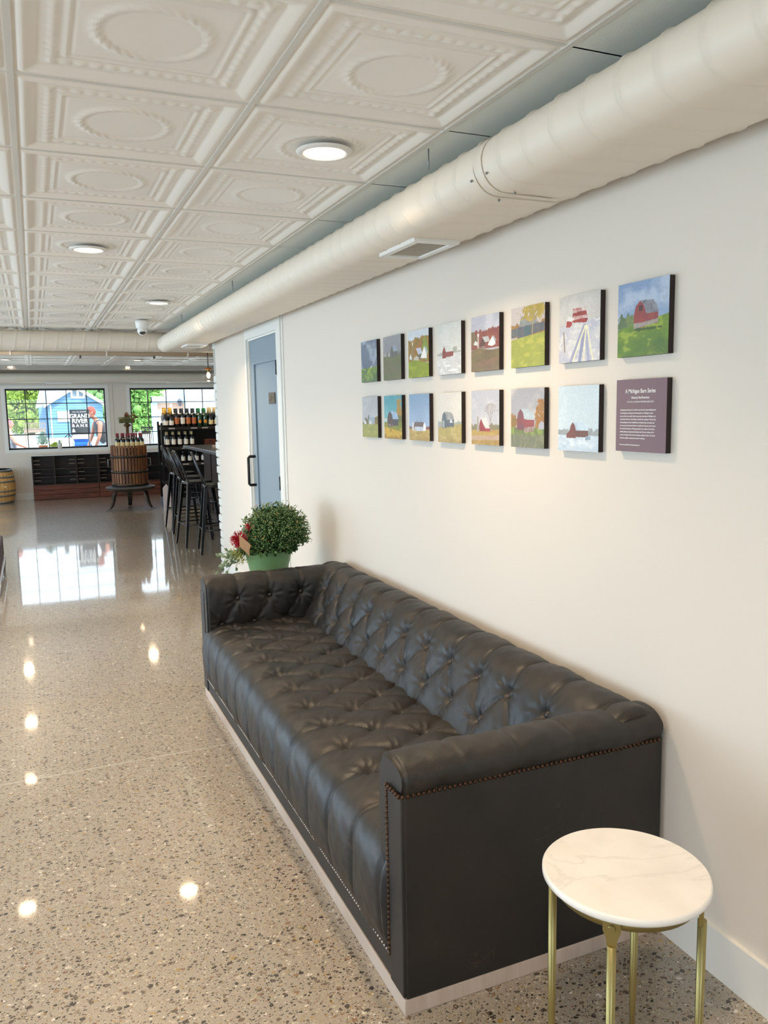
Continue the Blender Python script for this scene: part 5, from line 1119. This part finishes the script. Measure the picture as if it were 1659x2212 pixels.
for s in (-1, 1): obj('pane', MB().box(cx+s*0.2-0.13, cx+s*0.2+0.13, -0.1, -0.07, z0, z1), mat('dim_pane', '6c7d8c', 0.3), w_)
obj('downspout', MB().box(xl+0.12, xl+0.2, -0.1, -0.02, 0, ez), white, hs)
sh = obj('garage_door', MB().box(xl+0.55, xl+1.35, -0.09, 0.01, 1.05, 1.75), white, hs)
obj('side_wing', MB().box(xl-0.55, xl, 1.5, 5, 0, ez-0.1), M['siding'], hs); obj('wing_roof', MB().prism([(xl-0.75, ez-0.15), (xl+0.1, ez-0.15), (ax-0.4, az), (xl-0.4, az+0.1)], 2.0, 5.2, 'y'), mat('pale_shingles', 'a8b2b8', 0.9), hs)
# sign board
sg = thing('street_sign', 'dark square shop sign with white stacked lettering outside the left window', 'sign', (0.885, 17.75, 0))
obj('sign_face', MB().box(-0.19, 0.19, -0.015, 0.015, 1.13, 1.64), mat('sign_navy', '3a4048', 0.6), sg)
for x in (-0.16, 0.16): obj('sign_post', MB().box(x-0.015, x+0.015, 0.016, 0.04, 0, 1.6), white, sg)
FR = (radians(90), 0, 0)
wt = mat('sign_white', 'ffffff', 0.6)
text('GRAND', 0.128, wt, sg, (0, -0.017, 1.50), FR, sx=0.86, bold=0.003); text('RIVER', 0.128, wt, sg, (0, -0.017, 1.405), FR, sx=0.95, bold=0.003); text('B A N K', 0.085, wt, sg, (0, -0.017, 1.31), FR, sx=1.05, bold=0.002)
text('&', 0.10, wt, sg, (-0.13, -0.017, 1.21), FR, bold=0.002); text('SMALL TAL. ROASTERY', 0.026, wt, sg, (0, -0.017, 1.59), FR)
# trees beyond
def crown(label, x, y, z, r, h, c1, c2, seed):
    t = thing('leafy_tree', label, 'tree', (x, y, 0), 0, 'trees seen through the windows'); rr = random.Random(seed); mb = MB()
    for k in range(150):
        a = rr.uniform(0, 6.28); q = rr.random()**0.5; cz = rr.uniform(0.08, 1); cc = (r*q*cos(a)*(1.15-0.5*cz), r*q*sin(a)*0.6, z+h*cz); s = rr.uniform(0.10, 0.24)*r
        n, m = 14, 10; vs = []
        for i in range(m+1):
            for j in range(n):
                th = pi*i/m; ph = 2*pi*j/n; w = s*(1+0.16*sin(5*th+k)*cos(4*ph+k)+rr.uniform(-.09, .09)); vs.append((cc[0]+w*sin(th)*cos(ph), cc[1]+w*sin(th)*sin(ph), cc[2]+w*cos(th)))
        mb.add(vs, [(i*n+j, (i+1)*n+j, (i+1)*n+(j+1) % n, i*n+(j+1) % n) for i in range(m) for j in range(n)], True)
    for k in range(4200):
        a = rr.uniform(0, 6.28); q = rr.random()**0.35; cz = rr.uniform(0.0, 1.08)
        leaf(mb, Vector((r*1.12*q*cos(a)*(1.15-0.5*cz), r*q*sin(a)*0.75, z+h*cz)), Vector((rr.gauss(0,1), rr.gauss(0,1), rr.gauss(0,1))), rr.uniform(0.16, 0.30), rr.uniform(0.05, 0.09), Vector((rr.gauss(0,1), rr.gauss(0,1), 1)))
    obj('crown', mb, mat('leaves_%d' % seed, c1, 0.9, noise=((2.6, 2.6, 2.6), c2), bump=None), t, fixn=False)
    obj('trunk', MB().tube([(0, 0, 0), (0.1, 0, z+h*0.5)], [0.25, 0.12], 8), mat('bark', '6a5a4a', 0.9), t)
crown('bright yellow-green tree at the left edge of the left window', -2.5, 73, 0.1, 2.4, 5.6, '5f8a2e', '94b046', 1)
crown('yellow-green tree standing beside the blue cottage', -0.15, 68, 0.2, 1.8, 4.9, '6f8f34', 'a3b854', 2)
crown('mid-green tree behind the other two, left of the blue cottage', -1.1, 82, 0.2, 3.2, 4.8, '4f7a38', '7c9c4c', 3)
crown('green tree visible above the right slope of the blue cottage roof', 7.4, 92, 0.6, 3.0, 5.0, '6c9a5c', '93b87c', 4)
crown('green tree behind the wine press in the right window', 7.6, 62, 0.2, 1.5, 4.4, '6a9c4a', '92ba68', 5)
# deck with railing by the trees
dk = thing('wooden_deck', 'brown wooden deck with slatted railing below the trees', 'deck', (-0.0, 50, 0))
D_ = MB().box(-0.5, 0.62, 0, 1, 0.55, 0.75); obj('deck_floor', D_, mat('deck_brown', '8a7466', 0.8), dk)
rl_ = MB().box(-0.5, 0.62, 0, 0.05, 1.05, 1.1); 
for k in range(15): rl_.box(-0.5+k*0.08, -0.47+k*0.08, 0, 0.04, 0.7, 1.08)
obj('railing', rl_, mat('deck_brown', '8a7466', 0.8), dk)
for x in (-0.45, 0.55): obj('deck_post', MB().box(x, x+0.07, 0.1, 0.17, 0, 0.6), mat('deck_brown', '8a7466', 0.8), dk)
# planters just outside
def planter(nm, label, x, y, zb, r, h, c, leafc, fh, fr, seed):
    t = thing(nm, label, 'planter', (x, y, 0)); rr = random.Random(seed)
    obj('pot', MB().lathe([(r*0.72, zb), (r*0.95, zb+h*0.85), (r, zb+h*0.85), (r, zb+h), (r*0.9, zb+h), (0.001, zb+h*0.9)], n=24), mat('pot_%d' % seed, c, 0.7), t)
    obj('stand', MB().box(-r*0.6, r*0.6, -r*0.6, r*0.6, 0, zb), mat('weathered_stand', 'a09488', 0.8), t)
    lf = MB()
    for k in range(420):
        a = rr.uniform(0, 6.28); q = rr.random(); p = Vector((fr*q*cos(a), fr*q*sin(a), zb+h+fh*rr.random()*(1-q*0.5))); leaf(lf, p, Vector((cos(a)*.5, sin(a)*.5, 1)), 0.06, 0.008)
    obj('foliage', lf, mat('planter_leaf_%d' % seed, leafc, 0.7), t, fixn=False)
planter('terracotta_planter', 'terracotta pot with tall grey-green herb outside the left window', 0.155, 17.25, 0.74, 0.085, 0.21, 'c9764a', '8fb09a', 0.26, 0.11, 31)
planter('grey_planter', 'grey pot with yellow-green flowers outside the left window beside the terracotta pot', 0.385, 17.6, 0.76, 0.085, 0.12, '9aa0a8', 'b5bf5a', 0.08, 0.10, 32)
# people outside
def person(label, J, rad, cloth, group=None, loc=(0,0,0)):
    pass
skin = mat('skin', 'c98a74', 0.6)
def figure(label, loc, rz, lean, shirt, shorts, hairc, arm_down, scale=1.0, longp=False):
    t = thing('person', label, 'person', loc, rz)
    hip = Vector((0, 0, 0.94)); ch = hip + Vector((0, -sin(lean)*0.50, cos(lean)*0.50)); nk = ch + Vector((0, -sin(lean*1.1)*0.08, cos(lean*1.1)*0.08)); hd = nk + Vector((0, -sin(lean*1.2)*0.15, cos(lean*1.2)*0.15))
    V = []; E = []; Rr = []
    def v(p, r, par=None):
        V.append(tuple(p)); Rr.append(r)
        if par is not None: E.append((par, len(V)-1))
        return len(V)-1
    pe = v(hip, 0.125); w_ = v(hip.lerp(ch, .4), 0.115, pe); c = v(hip.lerp(ch, .85), 0.13, w_); n_ = v(nk, 0.055, c); v(nk.lerp(hd, .4), 0.055, n_)
    hands = []
    for s in (-1, 1):
        k1 = v(hip + Vector((s*0.09, 0, -0.08)), 0.095, pe); kn = v(hip + Vector((s*0.10, -0.03, -0.46)), 0.062, k1); cf = v(hip + Vector((s*0.10, 0, -0.62)), 0.057, kn); an = v(hip + Vector((s*0.10, 0.02, -0.87)), 0.038, cf); v(hip + Vector((s*0.11, -0.13, -0.91)), 0.03, an)
        sh_ = v(hip.lerp(ch, .95) + Vector((s*0.17, 0, 0)), 0.062, c); el = v(Vector(V[sh_]) + (Vector((s*0.06, -0.05, -0.27)) if arm_down else Vector((s*0.05, -0.12, -0.24))), 0.045, sh_); wr = v(Vector(V[el]) + (Vector((0.0, -0.10, -0.23)) if arm_down else Vector((-s*0.05, -0.2, -0.1))), 0.029, el); hands.append((s, Vector(V[wr]), (Vector(V[wr])-Vector(V[el])).normalized(), wr))
    for s, p, d, wr in hands:
        pm = v(p + d*0.05, 0.026, wr); q = v(p + d*0.085, 0.024, pm)
        side = d.cross(Vector((0, 0, 1) if abs(d.z) < .9 else (0, 1, 0))).normalized()
        for k, ln in enumerate((0.062, 0.072, 0.068, 0.052)):
            b0 = p + d*0.085 + side*(k-1.5)*0.019; a = v(b0, 0.0095, q); b1 = v(b0 + d*ln*0.55 + Vector((0, -0.006, 0)), 0.0085, a); v(b0 + d*ln + Vector((0, -0.02, 0)), 0.007, b1)
        a = v(p + d*0.03 + side*0.035*-1, 0.011, pm); v(p + d*0.065 + side*-0.055, 0.009, a)
    me = bpy.data.meshes.new('body'); me.from_pydata(V, E, []); o = bpy.data.objects.new('body', me); COL.objects.link(o); o.parent = t
    sk = o.modifiers.new('skin', 'SKIN'); sk.use_smooth_shade = True
    for i, r in enumerate(Rr): me.skin_vertices[0].data[i].radius = (r*0.75, r*0.6) if r > 0.1 else (r*0.9, r*0.9)
    me.skin_vertices[0].data[0].use_root = True
    ss_ = o.modifiers.new('sub', 'SUBSURF'); ss_.levels = 2; ss_.render_levels = 2; me.materials.append(skin)
    def shell(name, idx, grow, m):
        keep = {i: j for j, i in enumerate(idx)}; me2 = bpy.data.meshes.new(name); me2.from_pydata([V[i] for i in idx], [(keep[a], keep[b]) for a, b in E if a in keep and b in keep], []); o2 = bpy.data.objects.new(name, me2); COL.objects.link(o2); o2.parent = t
        s2 = o2.modifiers.new('skin', 'SKIN'); s2.use_smooth_shade = True
        for i in idx: g2 = grow if Rr[i] > 0.1 else grow*0.45; me2.skin_vertices[0].data[keep[i]].radius = (Rr[i]+g2, Rr[i]+g2)
        me2.skin_vertices[0].data[0].use_root = True; q = o2.modifiers.new('sub', 'SUBSURF'); q.levels = 2; q.render_levels = 2; me2.materials.append(m)
    arms = [i for i in range(len(V)) if False]
    sh_idx = [0, 1, 2]; 
    # shoulders and elbows follow the chest vertex in E
    for a, b in E:
        if a == 2 and b != 3: sh_idx.append(b)
    shell('shirt', sh_idx, 0.06, mat('shirt', shirt, 0.8))
    lg_idx = [0]
    for a, b in E:
        if a == 0 and b != 1: lg_idx.append(b); lg_idx += [y for x, y in E if x == b]
    if longp: lg_idx += [y for x, y in E if x in lg_idx and y not in lg_idx and x != 0 and x != 1 and y > 5]
    shell('shorts', [i for i in dict.fromkeys(lg_idx)], 0.055, mat('shorts', shorts, 0.8))
    h = MB(); h.ball(hd, (0.078, 0.096, 0.118), 20, 14); h.ball(hd + Vector((0, -0.098, -0.012)), (0.013, 0.02, 0.02), 8, 6)
    for s in (-1, 1): h.ball(hd + Vector((s*0.078, 0.005, -0.01)), (0.012, 0.02, 0.03), 8, 6)
    hh = obj('head', h, skin, t); f = MB()
    for s in (-1, 1): f.ball(hd + Vector((s*0.03, -0.088, 0.008)), (0.012, 0.008, 0.006), 8, 5)
    obj('eyes', f, M['blackwood'], hh); obj('mouth', MB().ball(hd + Vector((0, -0.086, -0.055)), (0.024, 0.008, 0.006), 8, 5), mat('lips', '9a4a44', 0.6), hh)
    obj('hair', MB().ball(hd + Vector((0, 0.014, 0.022)), (0.086, 0.098, 0.112), 18, 12), mat('hair', hairc, 0.8), t)
    for s in (-1, 1): obj('shoe', MB().ball(hip + Vector((s*0.11, -0.07, -0.895)), (0.05, 0.13, 0.045), 12, 8), M['white_plastic'], t)
    return t
figure('person in a dark grey shirt and pale shorts bending forward outside the left window', (1.46, 18.1, -0.0), radians(-75), radians(28), '55585f', 'd5dde0', 'a8584c', True)
lp = figure('person in patterned clothes standing at the left edge of the left window', (-0.475, 18.6, 0), radians(95), radians(2), '8a8f9c', '6b6f7a', 'b86a70', False, longp=True); lp.scale = (0.82, 0.82, 0.82)
# blue chair/cart beside the bending person
bchr = thing('blue_cart', 'bright blue plastic cart with a white top beside the bending person', 'cart', (0.98, 19.1, 0))
bm_ = mat('bright_blue', '2c74d8', 0.5)
obj('cart_body', MB().box(-0.17, 0.17, -0.2, 0.2, 0.62, 1.0), bm_, bchr, 0.02)
for z in (0.72, 0.86, 0.97): obj('cart_rib', MB().box(-0.18, 0.18, -0.21, -0.2, z-0.014, z+0.014), mat('deep_blue', '1a4fa8', 0.5), bchr)
obj('cart_lid', MB().box(-0.19, 0.19, -0.22, 0.22, 1.0, 1.10), M['white_plastic'], bchr, 0.02); 
for sx in (-1, 1):
    for sy in (-1, 1): obj('cart_leg', MB().tube([(sx*0.15, sy*0.17, 0), (sx*0.15, sy*0.17, 0.63)], 0.012, 8), M['black'], bchr)
obj('cart_handle', MB().tube([(-0.17, -0.1, 0.98), (-0.28, -0.1, 1.12), (-0.36, -0.1, 1.05)], 0.012, 8), M['black'], bchr)
# buildings through the right window
Y2 = 27.0; kk = Y2/16.48
gp = thing('garage_building', 'pale building with peach panelled doors seen through the right window', 'building', (0, Y2, 0))
def GX(px): return (px-70)/1740*Y2*0.985 - 0.05
def GZ(py): return 1.55 - (py-884)/1740*Y2
obj('corner_post', MB().box(GX(305), GX(316), -0.1, 0.15, 0, GZ(852)), mat('light_blue_post', 'a9cbe6', 0.7), gp)
obj('fascia', MB().box(GX(305), GX(374), -0.15, 0.15, GZ(864), GZ(851)), mat('light_blue_post', 'a9c4e0', 0.7), gp)
pd = obj('panel_door', MB().box(GX(316), GX(372), 0, 0.1, 0, GZ(864)), mat('peach_panel', 'c8a896', 0.8), gp)
for py in (893, 906, 919, 934, 946, 958, 970): obj('door_rail', MB().box(GX(317), GX(346), -0.02, 0.0, GZ(py)-0.02, GZ(py)+0.02), white, pd)
for px in (345,): obj('door_stile', MB().box(GX(px)-0.03, GX(px)+0.03, -0.03, 0.0, 0, GZ(866)), white, pd)
obj('side_wall', MB().box(GX(374), GX(520), -0.3, 0.3, 0, GZ(815)), mat('white_batten_wall', 'dbe6ee', 0.8), gp)
bt = MB()
for k in range(12): x = GX(384)+k*0.3; bt.box(x, x+0.03, -0.32, -0.3, 0, GZ(818))
obj('battens', bt, mat('batten', 'c9d6e0', 0.8), gp); obj('upper_wall', MB().box(GX(340), GX(374), 0.2, 0.5, GZ(851), GZ(828)), mat('white_batten_wall', 'dbe6ee', 0.8), gp)
ln = thing('wall_lantern', 'dark wall lantern on the pale building behind the bottle rack', 'lantern', (GX(362), Y2-0.16, GZ(862)))
obj('lantern_cage', MB().lathe([(0.03, -0.15), (0.07, 0.0), (0.085, 0.01), (0.03, 0.08), (0.01, 0.10)], n=6), mat('lantern_grey', '5a5f6c', 0.5), ln); obj('lantern_arm', MB().box(-0.01, 0.01, 0.0, 0.16, 0.04, 0.06), M['black'], ln)
rl2 = thing('metal_railing', 'black slatted railing outside the right window behind the bottles', 'railing', (0, 24, 0))
r2 = MB(); xa, xb = (278-70)/1740*24-0.05, (303-70)/1740*24-0.05
def Z24(py): return 1.55-(py-884)/1740*24
r2.box(xa, xb, 0, 0.03, Z24(916), Z24(913)); obj('top_rail', r2, M['black'], rl2); 
for k in range(7): x = xa+(xb-xa)*(k+0.5)/7; obj('baluster', MB().box(x-0.008, x+0.008, 0, 0.02, 0, Z24(914)), M['black'], rl2)
